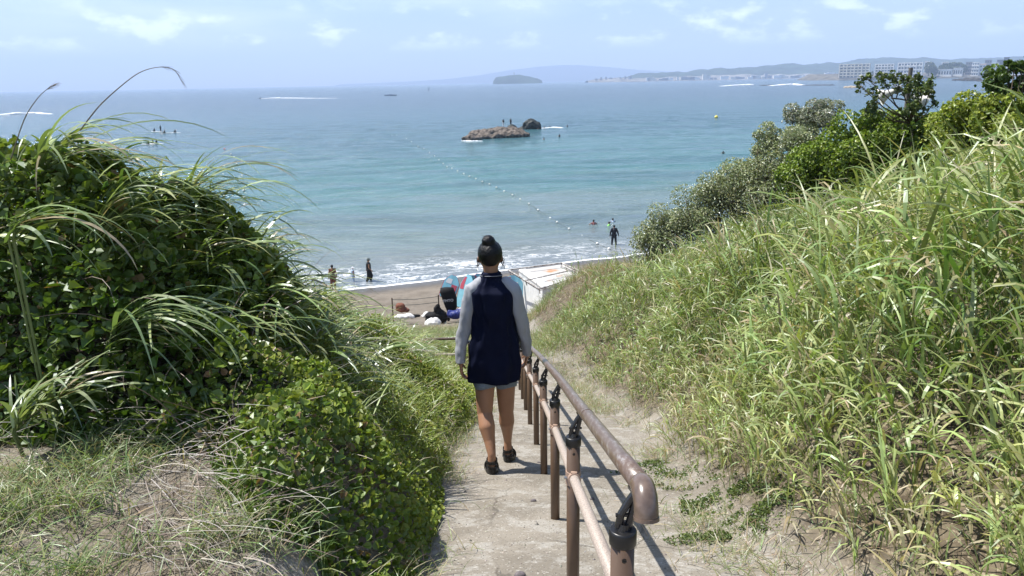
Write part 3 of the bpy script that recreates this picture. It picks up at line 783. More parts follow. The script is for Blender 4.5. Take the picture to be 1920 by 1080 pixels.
# ---- single reed clumps that stand out, each a plant of its own
m_stem = mat('green_stem', (.16, .20, .07), .5)
def reed_clump(px, py, yy, nb, L, spread, azc, label, elev=(50, 82), droop=(-70, -10), cA=(.10, .155, .045), cB=(.30, .36, .17), wd=(.009, .017), stem=None, seed=0, lift=0.0):
    global rng
    rng = np.random.default_rng(seed + 500)
    p = at_y(px, py, yy); zb = p.z + lift
    root = empty('reed_clump', (p.x, p.y, zb), label, 'reed')
    g0 = min(gz(p.x, p.y) - .03, zb - .1)
    n = nb; fr = U(0, 1, n) ** .7; hs = stem or .0
    top = np.array([math.sin(azc) * .35, math.cos(azc) * .35, 1.0]) * hs
    base = top[None] * fr[:, None] + rng.normal(0, .012, (n, 3))
    c = jitter(lerpc(cA, cB, U(0, 1, n)), .18); d_ = U(0, 1, n) < .07; c[d_] = (.38, .31, .2)
    V, Q, C = blades(base, azc + rng.normal(0, spread, n), U(R(elev[0]), R(elev[1]), n), U(R(droop[0]), R(droop[1]), n), U(.6, 1.1, n) * L, U(wd[0], wd[1], n), c, 11, U(-.5, .5, n), tipcol=c * .75 + .06)
    o = np_mesh('blade_cluster', V, Q, M_REED, C); o.parent = root
    s = MB()
    for i in range(3):
        q = Vector((random.uniform(-.02, .02), random.uniform(-.02, .02), 0))
        s.tube([Vector((q.x * .5, q.y * .5 + .02, g0 - zb)), q, Vector(top) * (.6 + .2 * i) + q], [.005, .005, .003], 6)
    so = s.build('stem', m_stem, None); so.parent = root
    return root
A90 = R(90)
CL = [
 (190, 640, 3.45, 26, .78, .30, R(92), 'pale reed clump arching low to the right over the dead stalks', (40, 62), (-85, -45), .20),
 (25, 760, 3.05, 24, .42, .8, R(60), 'bright green reed tuft at the left edge standing on the short grass', (45, 88), (-40, 20), .05),
 (90, 745, 3.2, 22, .46, .8, R(80), 'green reed tuft with bent blades right of the one at the left edge', (45, 85), (-75, 10), .08),
 (165, 430, 3.7, 26, .50, .55, R(75), 'upright reed fan with a thick green stalk against the dark vines', (55, 88), (-50, 15), .10),
 (290, 420, 4.4, 30, .62, .6, R(70), 'reed clump rising from the middle of the mound crest against the sea', (40, 82), (-60, 0), .15),
 (330, 380, 4.6, 22, .85, .55, R(80), 'reed clump with the longest blades reaching out over the water', (35, 75), (-60, 5), .15),
 (60, 300, 3.9, 24, .62, .7, R(80), 'reed clump at the top left of the mound below the tall seed stalks', (30, 80), (-65, -5), .12),
 (10, 400, 3.3, 16, .60, .5, R(100), 'broad drooping reed blades hanging in at the left edge', (20, 60), (-80, -40), .10),
 (440, 560, 4.9, 26, .70, .5, R(95), 'long reed clump lying over to the right above the yellow-green vines', (25, 60), (-50, -10), .10),
 (560, 620, 6.0, 20, .55, .7, R(90), 'thin reed clump among the yellow-green vines near the path', (30, 80), (-70, -10), .08),
 (420, 470, 5.2, 26, .55, .6, R(85), 'reed clump on the falling end of the mound crest', (35, 80), (-60, 0), .10),
]
for i, (px, py, yy, nb, L, sp_, az_, lb, el_, dr_, stem_) in enumerate(CL):
    reed_clump(px, py, yy, int(nb * 1.2), L, sp_, az_, lb, (el_[0] * .8, el_[1] * .92), dr_, wd=(.016, .032), stem=stem_, seed=i, lift=-.12)
rng = np.random.default_rng(77)
# tall bare seed stalks against the sky
def seed_stalk(pts, yy, r0, label, plume=True):
    P = [at_y(px, py, yy + .02 * i) for i, (px, py) in enumerate(pts)]
    # smooth the path
    Q_ = []
    for i in range(len(P) - 1):
        p0 = P[max(i - 1, 0)]; p1 = P[i]; p2 = P[i + 1]; p3 = P[min(i + 2, len(P) - 1)]
        for k in range(6):
            t = k / 6; Q_.append(.5 * ((2 * p1) + (p2 - p0) * t + (2 * p0 - 5 * p1 + 4 * p2 - p3) * t * t + (3 * p1 - p0 - 3 * p2 + p3) * t ** 3))
    Q_.append(P[-1])
    root = empty('seed_stalk', P[0], label, 'reed')
    b = MB(); b.tube(Q_, [r0 * (1 - .75 * i / len(Q_)) for i in range(len(Q_))], 6); b.build('stalk', mat('dry_purple_stalk', (.13, .11, .075), .6), root, smooth=True)
    if plume:
        b = MB()
        for i in range(34):
            k = int(len(Q_) * random.uniform(.66, .99)); p = Q_[min(k, len(Q_) - 1)]; d = (Q_[min(k + 1, len(Q_) - 1)] - Q_[max(k - 1, 0)]).normalized()
            e = p + d * random.uniform(.02, .05) + Vector((random.uniform(-.004, .012), random.uniform(-.012, .012), random.uniform(-.02, .004)))
            b.tube([p, (p + e) / 2 + Vector((0, 0, .002)), e], [.0007, .0005, .0002], 4)
        b.build('seed_plume', mat('seed_plume', (.24, .19, .13), .8), root)
    return root
seed_stalk([(150, 245), (185, 200), (225, 163), (262, 136), (297, 126), (325, 130), (338, 148)], 3.9, .0035, 'tall curved seed stalk bowing right against the sky')
seed_stalk([(20, 300), (45, 225), (70, 185), (90, 166), (100, 160)], 3.7, .003, 'short feathery seed stalk left of the tall curved one')
# ------------------------------------------------------------------ handrail beside the path
m_post = mat('brown_painted_steel', (.112, .072, .048), .34, .4, noise=.12, nscale=14)
m_cap = mat('black_plastic', (.012, .012, .013), .35, .5)
m_black = mat('black_steel', (.018, .018, .02), .25, .6)
m_rail = mat('worn_brown_rail', (.145, .102, .078), .25, .7, noise=.3, nscale=40)
def rail_wear():
    """brown coating rubbed pale and grey along its length"""
    m = mat('rubbed_rail', (.22, .15, .11), .32, .55)
    nt = m.node_tree; n, L = nt.nodes, nt.links; b = n['Principled BSDF']
    tcn = n.new('ShaderNodeTexCoord'); mp = n.new('ShaderNodeMapping'); mp.inputs['Scale'].default_value = (60, 6, 60)
    nz = n.new('ShaderNodeTexNoise'); nz.inputs['Scale'].default_value = 1.6; nz.inputs['Detail'].default_value = 8; nz.inputs['Roughness'].default_value = .78
    L.new(tcn.outputs['Object'], mp.inputs[0]); L.new(mp.outputs[0], nz.inputs['Vector'])
    cr = n.new('ShaderNodeValToRGB'); L.new(nz.outputs['Fac'], cr.inputs[0])
    cr.color_ramp.elements[0].position = .35; cr.color_ramp.elements[0].color = (.10, .064, .045, 1)
    cr.color_ramp.elements[1].position = .66; cr.color_ramp.elements[1].color = (.30, .28, .265, 1)
    e = cr.color_ramp.elements.new(.52); e.color = (.15, .108, .085, 1)
    L.new(cr.outputs[0], b.inputs['Base Color'])
    return m
m_railw = rail_wear()
m_mid = mat('pinkish_beige_rail', (.40, .335, .285), .5, .35, noise=.35, nscale=220)
m_clamp = mat('beige_clamp', (.36, .25, .19), .45, .4)
m_bolt = mat('bolt_steel', (.32, .32, .33), .35, .6, metal=.8)
BP = {2: (1041, 977), 3: (1020, 885), 4: (1006, 835), 5: (994, 793), 6: (986, 765), 7: (980, 745)}
RX = {}
for k in range(9):
    yk = 1.38 + 1.14 * k
    if k in BP: RX[k] = at_y(*BP[k], yk).x
RX[1] = at_y(1075, 850, 2.52).x; RX[0] = at_y(1168, 1000, 1.38).x; RX[8] = RX[7] * 2 - RX[6]
def zpath(y): return 10.83 - .31 * y
rail_root = empty('handrail', (RX[0], 1.38, zpath(1.38)), 'long brown pipe handrail running down the middle of the sandy path', 'handrail')
def along(dy, dz, dx=0):
    out = []
    for k in range(9):
        yk = 1.38 + 1.14 * k; out.append(Vector((RX[k] + dx, yk + dy, zpath(yk) + dz)))
    return out
PH = .70
for k in range(9):
    yk = 1.38 + 1.14 * k; x = RX[k]; zg = zpath(yk); zc = zg + PH
    b = MB(); b.tube([(x, yk, zg - .25), (x, yk, zc - .02)], .0245, 28)
    po = b.build('post', m_post, rail_root, smooth=False)
    for p in po.data.polygons: p.use_smooth = len(p.vertices) == 4
    b = MB()
    b.tube([(x, yk, zc - .03), (x, yk, zc - .028), (x, yk, zc), (x, yk, zc + .004)], [.0275, .0285, .0285, .026], 28)
    ca = b.build('post_cap', m_cap, rail_root, smooth=False)
    for p in ca.data.polygons: p.use_smooth = len(p.vertices) == 4
    ca.parent = po; ca.location = (0, 0, 0)
    b = MB(); b.tube([(x, yk - .024, zc - .055), (x, yk - .0275, zc - .055)], .005, 10); b.box((x, yk - .0278, zc - .055), (.006, .001, .0015), mi=0)
    sc_ = b.build('screw', m_cap, rail_root); sc_.parent = po
    # forked bracket that carries the top rail
    b = MB()
    top = Vector((x + .028, yk, zc + .115 - .022))
    b.tube([(x, yk, zc), (x + .002, yk, zc + .018)], [.016, .012], 14)
    for s in (-1, 1):
        b.tube([(x + s * .010, yk, zc + .008), (x + s * .011 + .006, yk - .002, zc + .04), (x + s * .006 + .018, yk, zc + .07), top], [.0085, .008, .008, .009], 10)
    b.tube([(x - .016, yk, zc + .036), (x + .03, yk, zc + .036)], .0045, 10)
    b.box(top + Vector((0, 0, -.001)), (.03, .07, .006), Matrix.Rotation(math.atan(-.31), 3, 'X'))
    b.build('bracket', m_black, rail_root)
    # clamp holding the lower rail
    zm = zc - .16
    b = MB()
    b.tube([(x, yk, zm - .026), (x, yk, zm + .026)], .0285, 24)
    b.tube([(x, yk - .052, zm + .016), (x, yk - .024, zm + .008)], [.0225, .0225], 20)
    b.tube([(x, yk + .024, zm - .008), (x, yk + .046, zm - .014)], [.0225, .0225], 20)
    b.box((x, yk - .031, zm + .022), (.022, .012, .03))
    cl = b.build('clamp', m_clamp, rail_root)
    b = MB(); b.tube([(x - .034, yk - .012, zm + .004), (x + .034, yk - .012, zm + .004)], .0055, 6)
    bo = b.build('bolt', m_bolt, rail_root); bo.parent = cl
# top rail in lengths with a joint ring, elbow at the near end
pts = along(0, PH + .115, .028)
a0 = pts[0]; d0 = (pts[1] - pts[0]).normalized()
b = MB(); fine = []
for i in range(len(pts) - 1):
    for j in range(6): fine.append(pts[i].lerp(pts[i + 1], j / 6))
fine.append(pts[-1]); fine[0] = a0 - d0 * .045
b.tube(fine, .0215, 28)
tr = b.build('top_rail', m_railw, rail_root, smooth=True)
for kf in (1.0 - .18, 3.55, 6.4):
    i = int(kf); c = pts[i].lerp(pts[i + 1], kf - i); b = MB()
    b.tube([c - d0 * .006, c + d0 * .006], .0228, 28)
    jr = b.build('joint_ring', m_rail, rail_root); jr.parent = tr
# elbow
e0 = a0 - d0 * .045; r_el = .042; back = -d0
nrm_ = Vector((0, back.z, -back.y)); nrm_ = nrm_ if nrm_.z < 0 else -nrm_
cen = e0 + nrm_ * r_el
el = []
for i in range(14):
    t = i / 13 * R(98)
    el.append(cen - nrm_ * r_el * math.cos(t) + back * r_el * math.sin(t))
el.append(el[-1] + (el[-1] - el[-2]).normalized() * .006)
b = MB(); b.tube([e0 - back * .008] + el, [.0228] + [.0235] * len(el), 30)
e_o = b.build('elbow', m_rail, rail_root, smooth=True); e_o.parent = tr
b = MB(); q = el[-1]; dd = (el[-1] - el[-2]).normalized(); b.tube([q - dd * .004, q + dd * .003], .0248, 30)
lp = b.build('elbow_lip', m_rail, rail_root); lp.parent = tr
# lower rail, from post to post
mp_ = along(0, PH - .16); L_ = []
b = MB(); b.tube([mp_[0] + Vector((0, .05, -.0155))] + mp_[1:], .0178, 22)
b.build('lower_rail', m_mid, rail_root, smooth=True)

# crosswise railing at the foot of the path
fr = empty('landing_railing', (-.4, 11.25, 7.42), 'brown railing across the foot of the path behind the walking woman', 'railing')
for px_, top_ in ((803, 0), (862, 0), (883, 0), (968, 0)):
    p = at_y(px_, 720, 11.25); b = MB(); b.tube([(p.x, 11.25, 7.2), (p.x, 11.25, 8.07)], .028, 14); b.build('post', m_post, fr)
    b = MB(); b.tube([(p.x, 11.25, 8.06), (p.x, 11.25, 8.10)], .033, 14); b.build('post_cap', m_cap, fr)
for zz, mm, rr, nm in ((8.14, m_rail, .022, 'top_rail'), (7.88, m_mid, .018, 'lower_rail')):
    b = MB(); b.tube([(-2.0, 11.25, zz), (-.75, 11.25, zz)], rr, 14); b.tube([(-.62, 11.25, zz), (.10, 11.25, zz)], rr, 14); b.build(nm, mm, fr)

# stones lying on the path
m_stone = mat('grey_purple_stone', (.15, .13, .135), .7, .3, noise=.3, nscale=60)
def stone(px, py, r, label):
    y_ = 3.0
    d = ray(px, py); # meet the sloping path
    t = (CAMZ - 10.83) / (-d.z - .31 * d.y); p = Vector((0, 0, CAMZ)) + d * t
    b = MB(); b.ell((p.x, p.y, gz(p.x, p.y) + r[2] * .45), r, 18, 12)
    for i, v in enumerate(b.v):
        nv_ = mnoise.noise(Vector(v) * 22); b.v[i] = tuple(Vector(v) + Vector((nv_ * .006, nv_ * .004, nv_ * .004)))
    o = b.build('stone', m_stone, None, True, origin=(p.x, p.y, gz(p.x, p.y)))
    tag(o, label, 'stone'); return o
stone(1000, 941, (.017, .012, .011), 'round grey stone on the path left of the second nearest post')
stone(1110, 937, (.014, .010, .010), 'small dark stone on the path just right of the lower rail')
stone(975, 1080, (.024, .016, .015), 'grey stone at the bottom edge of the path left of the rail')
stone(1180, 786, (.018, .012, .008), 'small stone on the sand right of the rail near the grass foot')
stone(1010, 868, (.013, .010, .007), 'pale stone beside the shadow of the walking woman')

# loose grit and pebbles strewn over the path
n = 2600; x = U(-.6, 1.35, n); y = 1.9 + 9 * U(0, 1, n) ** 1.7; z = ground(x, y); s_ = U(.0025, .008, n) * np.where(U(0, 1, n) < .06, 1.8, 1)
oc = np.array([[1, 0, 0], [0, 1, 0], [-1, 0, 0], [0, -1, 0], [.2, .1, .7], [0, 0, -.3]])
Vg = (np.stack([x, y, z], -1)[:, None] + oc[None] * s_[:, None, None] * rng.uniform(.6, 1.3, (n, 1, 3))).reshape(-1, 3)
fq = np.array([[0, 1, 4], [1, 2, 4], [2, 3, 4], [3, 0, 4]])
Qg = (np.arange(n)[:, None, None] * 6 + fq[None]).reshape(-1, 3)
Cg = np.repeat(jitter(lerpc((.10, .09, .08), (.42, .39, .34), U(0, 1, n)), .2), 6, 0)
tag(np_mesh('grit', Vg, Qg, leaf_mat('grit_stone', 0.0, .02, .6), Cg), kind='stuff')

# bleached stick on the short grass
def poly_on_ground(pts, h=.02):
    out = []
    for px, py in pts:
        yy = 2.8
        for _ in range(30):
            p = at_y(px, py, yy); e = p.z - gz(p.x, yy) - h; yy = min(max(yy + e * .9, 1.6), 4.5)
        out.append(at_y(px, py, yy))
    return out
m_stick = mat('bleached_wood', (.46, .39, .31), .75, .2, noise=.35, nscale=60)
s1 = poly_on_ground([(408, 945), (415, 972), (426, 988), (455, 998), (478, 1004)])
s2 = poly_on_ground([(425, 958), (470, 968), (500, 988), (512, 1012)])
s3 = poly_on_ground([(418, 952), (480, 962), (548, 983)])
rt = empty('driftwood_stick', s1[2], 'forked bleached stick lying on the short grass at lower left', 'stick')
b = MB(); b.tube(s1, [.005, .0055, .0065, .005, .003], 8); b.build('branch', m_stick, rt, True)
b = MB(); b.tube(s2, [.003, .0045, .006, .0045], 8); b.build('branch', m_stick, rt, True)
b = MB(); b.tube(s3, [.003, .0028, .0015], 6); b.build('twig', m_stick, rt, True)

# ------------------------------------------------------------------ the woman walking down the path
m_skin = mat('skin', (.36, .195, .12), .5, .35, noise=.08, nscale=9)
m_skin.node_tree.nodes['Principled BSDF'].inputs['Subsurface Weight'].default_value = .08
m_skin.node_tree.nodes['Principled BSDF'].inputs['Subsurface Radius'].default_value = (.02, .008, .004)
m_hair = mat('black_hair', (.004, .0035, .004), .38, .3, bump=.4, bscale=90)
m_navy = mat('navy_jersey', (.0045, .007, .024), .75, .12, bump=.15, bscale=500)
m_grey = mat('light_grey_sleeve', (.33, .34, .37), .62, .25, bump=.1, bscale=400)
m_denim = mat('grey_blue_denim', (.20, .25, .32), .8, .2, noise=.25, nscale=150)
m_sole = mat('black_rubber', (.010, .010, .011), .5, .4)
m_eye = mat('dark_eye', (.02, .015, .012), .2, .5)
WY = 5.05
g0 = Vector((-.12, WY, gz(-.12, WY)))
person = empty('person', g0, 'woman with a black hair bun and navy jacket with grey sleeves walking down the path', 'person')
def J(px, py, y=WY): return at_y(px, py, y)
bd = MB()
hc = J(919, 481, 5.06)
bd.ell(hc + Vector((0, .012, .002)), (.074, .094, .108), 20, 14)
bd.ell(hc + Vector((0, .035, -.055)), (.052, .060, .058), 16, 10)          # jaw
bd.capsule(hc + Vector((0, .108, .012)), hc + Vector((0, .122, -.018)), .008, .013)   # nose
bd.ell(hc + Vector((0, .104, -.047)), (.022, .012, .010), 10, 6)                   # lips
for s in (-1, 1):
    bd.ell(hc + Vector((s * .078, .006, -.016)), (.011, .018, .029), 10, 8)          # ears
bd.capsule(hc + Vector((0, -.01, -.05)), J(921, 521, 5.06), .055, .050)
sL, sR = J(887, 545, 5.03), J(961, 543, 5.03)
bd.capsule(J(905, 534, 5.07), J(939, 533, 5.07), .045, .045); bd.capsule(sL, sR, .045, .045)
bd.capsule(J(922, 556), J(926, 640), .085, .09, 16)
def arm(sh, el_, wr, side):
    bd.capsule(sh, el_, .042, .034); bd.capsule(el_, wr, .034, .022)
eL, wL = J(872, 615, 5.03), J(864, 680, 4.99); eR, wR = J(983, 610, 5.05), J(989, 664, 5.10)
arm(sL, eL, wL, -1); arm(sR, eR, wR, 1)
def hand(w, d, side, curl=.5, s=1.0):
    """palm, four unequal bent fingers and a thumb leaving the side of the palm"""
    d = d.normalized(); fw = Vector((0, 1, 0)); fw = (fw - d * fw.dot(d)).normalized()   # thumb side faces forward
    inn = d.cross(fw); inn = inn if inn.x * side < 0 else -inn                          # palm faces the thigh
    pe = w + d * .075 * s
    for t in (-.022, -.008, .008, .022):
        bd.capsule(w + fw * t * .75 * s, pe + fw * t * s, .0125 * s, .0105 * s, 8)
    for i, (t, L) in enumerate(((.024, .066), (.008, .076), (-.008, .070), (-.023, .054))):
        a = pe + fw * t * s; c1 = curl * .45; c2 = curl * 1.0
        p1 = a + (d * math.cos(c1) + inn * math.sin(c1)) * L * .45 * s
        p2 = p1 + (d * math.cos(c1 + c2) + inn * math.sin(c1 + c2)) * L * .32 * s
        p3 = p2 + (d * math.cos(c1 + 1.7 * c2) + inn * math.sin(c1 + 1.7 * c2)) * L * .25 * s
        bd.capsule(a, p1, .0088 * s, .008 * s, 8); bd.capsule(p1, p2, .008 * s, .0073 * s, 8); bd.capsule(p2, p3, .0073 * s, .0065 * s, 8)
    t0 = w + d * .022 * s + fw * .02 * s; t1 = t0 + (d * .6 + fw * .65 + inn * .3).normalized() * .036 * s; t2 = t1 + (d * .9 + fw * .25 + inn * .4).normalized() * .030 * s
    bd.capsule(t0, t1, .0115 * s, .0095 * s, 8); bd.capsule(t1, t2, .0092 * s, .0075 * s, 8)
hand(wL, Vector((.05, .10, -1)), -1, .55); hand(wR, Vector((-.22, .25, -1)), 1, .75)
# legs: hip, knee, calf, ankle, foot
def leg(hip, knee, ankle, toe, side):
    bd.capsule(hip, knee, .086, .057, 18); mid2 = hip.lerp(knee, .5)
    calf = knee.lerp(ankle, .34) + Vector((0, -.014, 0))
    bd.capsule(knee, calf, .053, .058, 16); bd.capsule(calf, knee.lerp(ankle, .70), .058, .040, 16); bd.capsule(knee.lerp(ankle, .62), ankle, .044, .030, 14)
    zg_ = gz(ankle.x, ankle.y); heel = Vector((ankle.x, ankle.y - .014, zg_ + .038 + .025)); bd.capsule(ankle, heel, .030, .030, 12)
    d = (toe - heel); d.z = 0
    ball = heel + d * .68; ball.z = gz(ball.x, ball.y) + .038 + .018; bd.capsule(heel, ball, .027, .027, 12); bd.capsule(ankle + d * .12, ball, .026, .020, 12)
    side_v = Vector((1, 0, 0))
    for i, (o_, L) in enumerate(((.024 * -side, .048), (.009 * -side, .044), (-.004 * -side, .040), (-.016 * -side, .035), (-.027 * -side, .029))):
        p = ball + side_v * o_ + Vector((0, 0, -.006)); bd.capsule(p, p + d.normalized() * L, .012 if i == 0 else .009, .009 if i == 0 else .007, 8)
    return heel, ball
zL = gz(-.135, 4.83); zR = gz(-.03, 5.28)
hipL, hipR = J(909, 672, 5.04), J(947, 672, 5.06)
kL = J(909, 772, 5.00); kR = J(949, 768, 5.13)
aL = J(922, 851, 4.84); aR = J(952, 826, 5.24)
hL, bL = leg(hipL, kL, aL, Vector((aL.x - .015, aL.y + .20, zL + .005)), -1)
hR, bR = leg(hipR, kR, aR, Vector((aR.x + .02, aR.y + .20, zR + .0)), 1)
bd.capsule(hipL, hipR, .095, .095, 16)
body = remesh(bd.build('body', m_skin, person), .0055, 3)
for s in (-1, 1):
    b = MB(); b.ell(hc + Vector((s * .032, .094, .012)), (.011, .008, .006), 10, 6)
    eo = b.build('eye', m_eye, person, True); eo.parent = body
# hair: skull cap combed up to a bun
b = MB()
b.ell(hc + Vector((0, -.006, .026)), (.085, .098, .092), 26, 16)
b.ell(hc + Vector((0, -.042, .004)), (.068, .056, .066), 22, 14)
b.capsule(hc + Vector((-.004, -.01, .10)), hc + Vector((-.008, -.012, .115)), .030, .026)
bun = J(916, 459, 5.03)
bun = bun + Vector((0, 0, .008)); bun = bun + Vector((0, 0, .014)); b.ell(bun, (.047, .047, .046), 18, 12)
b.ell(bun + Vector((-.010, -.004, .012)), (.030, .034, .026), 16, 10, Matrix.Rotation(.5, 3, 'Y')); b.ell(bun + Vector((.012, -.012, -.004)), (.026, .028, .028), 16, 10)
hr_ = remesh(b.build('hair', m_hair, person), .006, 2)
dm = hr_.modifiers.new('strands', 'DISPLACE'); tx = bpy.data.textures.new('strand_noise', 'CLOUDS'); tx.noise_scale = .012; dm.texture = tx; dm.strength = .006; dm.mid_level = .5
b = MB()
for side in (-1, 1):
    for i in range(9):
        p = hc + Vector((side * (.078 + random.uniform(-.004, .004)), -.01 + random.uniform(-.02, .02), -.008 - i * .004)); Q_ = [p]
        a_ = random.uniform(0, 6); rr = random.uniform(.006, .014)
        for j in range(9):
            t = j / 8; Q_.append(p + Vector((side * (.006 + rr * math.sin(a_ + t * 5) * .8 + .006 * t), rr * math.cos(a_ + t * 5) * .7, -.055 * t)))
        b.tube(Q_, [.0016] * 5 + [.001] * 5, 5)
    ws = b.build('loose_strand', m_hair, person, True); ws.parent = hr_; b = MB()
for i in range(7):
    a_ = random.uniform(0, 6.28); q = bun + Vector((math.cos(a_) * .015, -.01, .030)); b.tube([q, q + Vector((math.cos(a_) * .015, math.sin(a_) * .01, .012)), q + Vector((math.cos(a_) * .028, math.sin(a_) * .01, .012))], [.002, .0013, .0006], 5)
ws = b.build('loose_strand', m_hair, person, True); ws.parent = hr_
# jacket: hip-long, navy body, grey raglan sleeves
def cloth_loft(name, rings, m, parent, nu=56, folds=.006, fs=14, seed=0, thick=None, vert=True):
    """rings: (centre, rx, ry, exponent)"""
    cs = []; sub = 7
    for i in range(len(rings) - 1):
        for j in range(sub):
            t = j / sub; a, c = rings[i], rings[i + 1]; t2 = t * t * (3 - 2 * t) * .4 + t * .6
            cs.append((Vector(a[0]).lerp(Vector(c[0]), t), a[1] * (1 - t2) + c[1] * t2, a[2] * (1 - t2) + c[2] * t2))
    cs.append((Vector(rings[-1][0]), rings[-1][1], rings[-1][2]))
    rr = []
    for k, (c, rx, ry) in enumerate(cs):
        ring = []
        amp = folds * min(1, .25 + k / len(cs) * 1.3)
        for u in range(nu):
            a = 2 * math.pi * u / nu
            ca, sa = math.cos(a), math.sin(a)
            e = .82
            px_ = rx * math.copysign(abs(ca) ** e, ca); py_ = ry * math.copysign(abs(sa) ** e, sa)
            f = mnoise.fractal(Vector((ca * fs * .12 + seed, sa * fs * .12, c.z * fs * (.22 if vert else .8))), .8, 2.1, 3)
            q = 1 + f * amp / max(rx, .03) * 2.2
            ring.append(c + Vector((px_ * q, py_ * q, 0)))
        rr.append(ring)
    b_ = MB(); b_.loft(rr, caps=True); o = b_.build(name, m, parent, smooth=True)
    sm = o.modifiers.new('subdiv', 'SUBSURF'); sm.levels = 1; sm.render_levels = 1
    return o
tor = [(J(921, 509, 5.045), .061, .062), (J(921, 516, 5.045), .064, .064), (J(921, 523, 5.045), .074, .074), (J(922, 532, 5.04), .120, .084), (J(922, 545, 5.04), .155, .112), (J(923, 575, 5.05), .152, .122), (J(925, 615, 5.05), .150, .124),
       (J(927, 655, 5.05), .166, .132), (J(928, 690, 5.05), .180, .138), (J(929, 709, 5.05), .187, .144)]
jacket = cloth_loft('jacket', tor, m_navy, person, folds=.020, fs=17, seed=3.3)
def sleeve(P, Rr, seed):
    b_ = MB(); fine_, rad_ = [], []
    for i in range(len(P) - 1):
        p0 = P[max(i - 1, 0)]; p1 = P[i]; p2 = P[i + 1]; p3 = P[min(i + 2, len(P) - 1)]
        for k in range(9):
            t = k / 9; fine_.append(.5 * ((2 * p1) + (p2 - p0) * t + (2 * p0 - 5 * p1 + 4 * p2 - p3) * t * t + (3 * p1 - p0 - 3 * p2 + p3) * t ** 3)); rad_.append(Rr[i] * (1 - t) + Rr[i + 1] * t)
    fine_.append(P[-1]); rad_.append(Rr[-1])
    b_.tube(fine_, rad_, 26)
    for i, v in enumerate(b_.v):
        ring = i // 26; c = fine_[min(ring, len(fine_) - 1)]; dv = Vector(v) - c
        if dv.length > 1e-6:
            f = mnoise.fractal(Vector((v[0] * 16 + seed, v[1] * 16, v[2] * 9 + v[0] * 14)), .8, 2.2, 3) * .012
            b_.v[i] = tuple(c + dv * (1 + f / dv.length))
    o = b_.build('sleeve', m_grey, person, smooth=True)
    sm = o.modifiers.new('subdiv', 'SUBSURF'); sm.levels = 1; sm.render_levels = 1
    o.parent = jacket; return o
sleeve([J(905, 530, 5.03), J(893, 536, 5.02), J(883, 553, 5.02), J(876, 590, 5.02), J(869, 625, 5.02), J(864, 658, 5.0), wL + Vector((0, 0, -.004))], [.036, .047, .054, .050, .045, .039, .031], 1.0)
sleeve([J(940, 529, 5.03), J(953, 534, 5.02), J(965, 550, 5.02), J(975, 590, 5.03), J(982, 622, 5.05), J(987, 645, 5.08), wR + Vector((0, 0, -.002))], [.036, .047, .053, .049, .044, .038, .030], 5.0)
b = MB(); cc_ = J(921, 518, 5.045)
for i, (dz, r_) in enumerate(((0, .066), (.010, .0665), (.020, .064))):
    pass
ring = [cc_ + Vector((math.cos(a) * .067, math.sin(a) * .066, .006 - .010 * math.sin(a))) for a in [i * 2 * math.pi / 28 for i in range(29)]]
b.tube(ring, .011, 8, caps=False)
cl_ = b.build('collar', m_navy, person, True); cl_.parent = jacket
b = MB(); ring2 = [cc_ + Vector((math.cos(a) * .0775, math.sin(a) * .0765, .008 - .010 * math.sin(a))) for a in [i * 2 * math.pi / 28 for i in range(29)]]
b.tube(ring2, .0018, 6, caps=False); cs_ = b.build('collar_stripe', m_grey, person, True); cs_.parent = jacket
# shorts
b = MB()
for hp, kn in ((hipL, kL), (hipR, kR)):
    e_ = hp.lerp(kn, .46); b.capsule(hp, e_, .092, .080, 22)
sh_b = MB()
def short_leg(hp, kn):
    rings = []
    for i in range(9):
        t = i / 8; c = hp.lerp(kn, .50 * t); r_ = .092 - .010 * t
        rings.append([c + Vector((math.cos(a) * r_ * (1 + .03 * math.sin(a * 5)), math.sin(a) * r_, -.008 * math.cos(a * 3) * (i == 8))) for a in [u * 2 * math.pi / 26 for u in range(26)]])
    sh_b.loft(rings)
short_leg(hipL, kL); short_leg(hipR, kR); sh_b.ell(hipL.lerp(hipR, .5) + Vector((0, 0, .03)), (.165, .12, .10), 20, 12)
shorts = sh_b.build('shorts', m_denim, person, True)
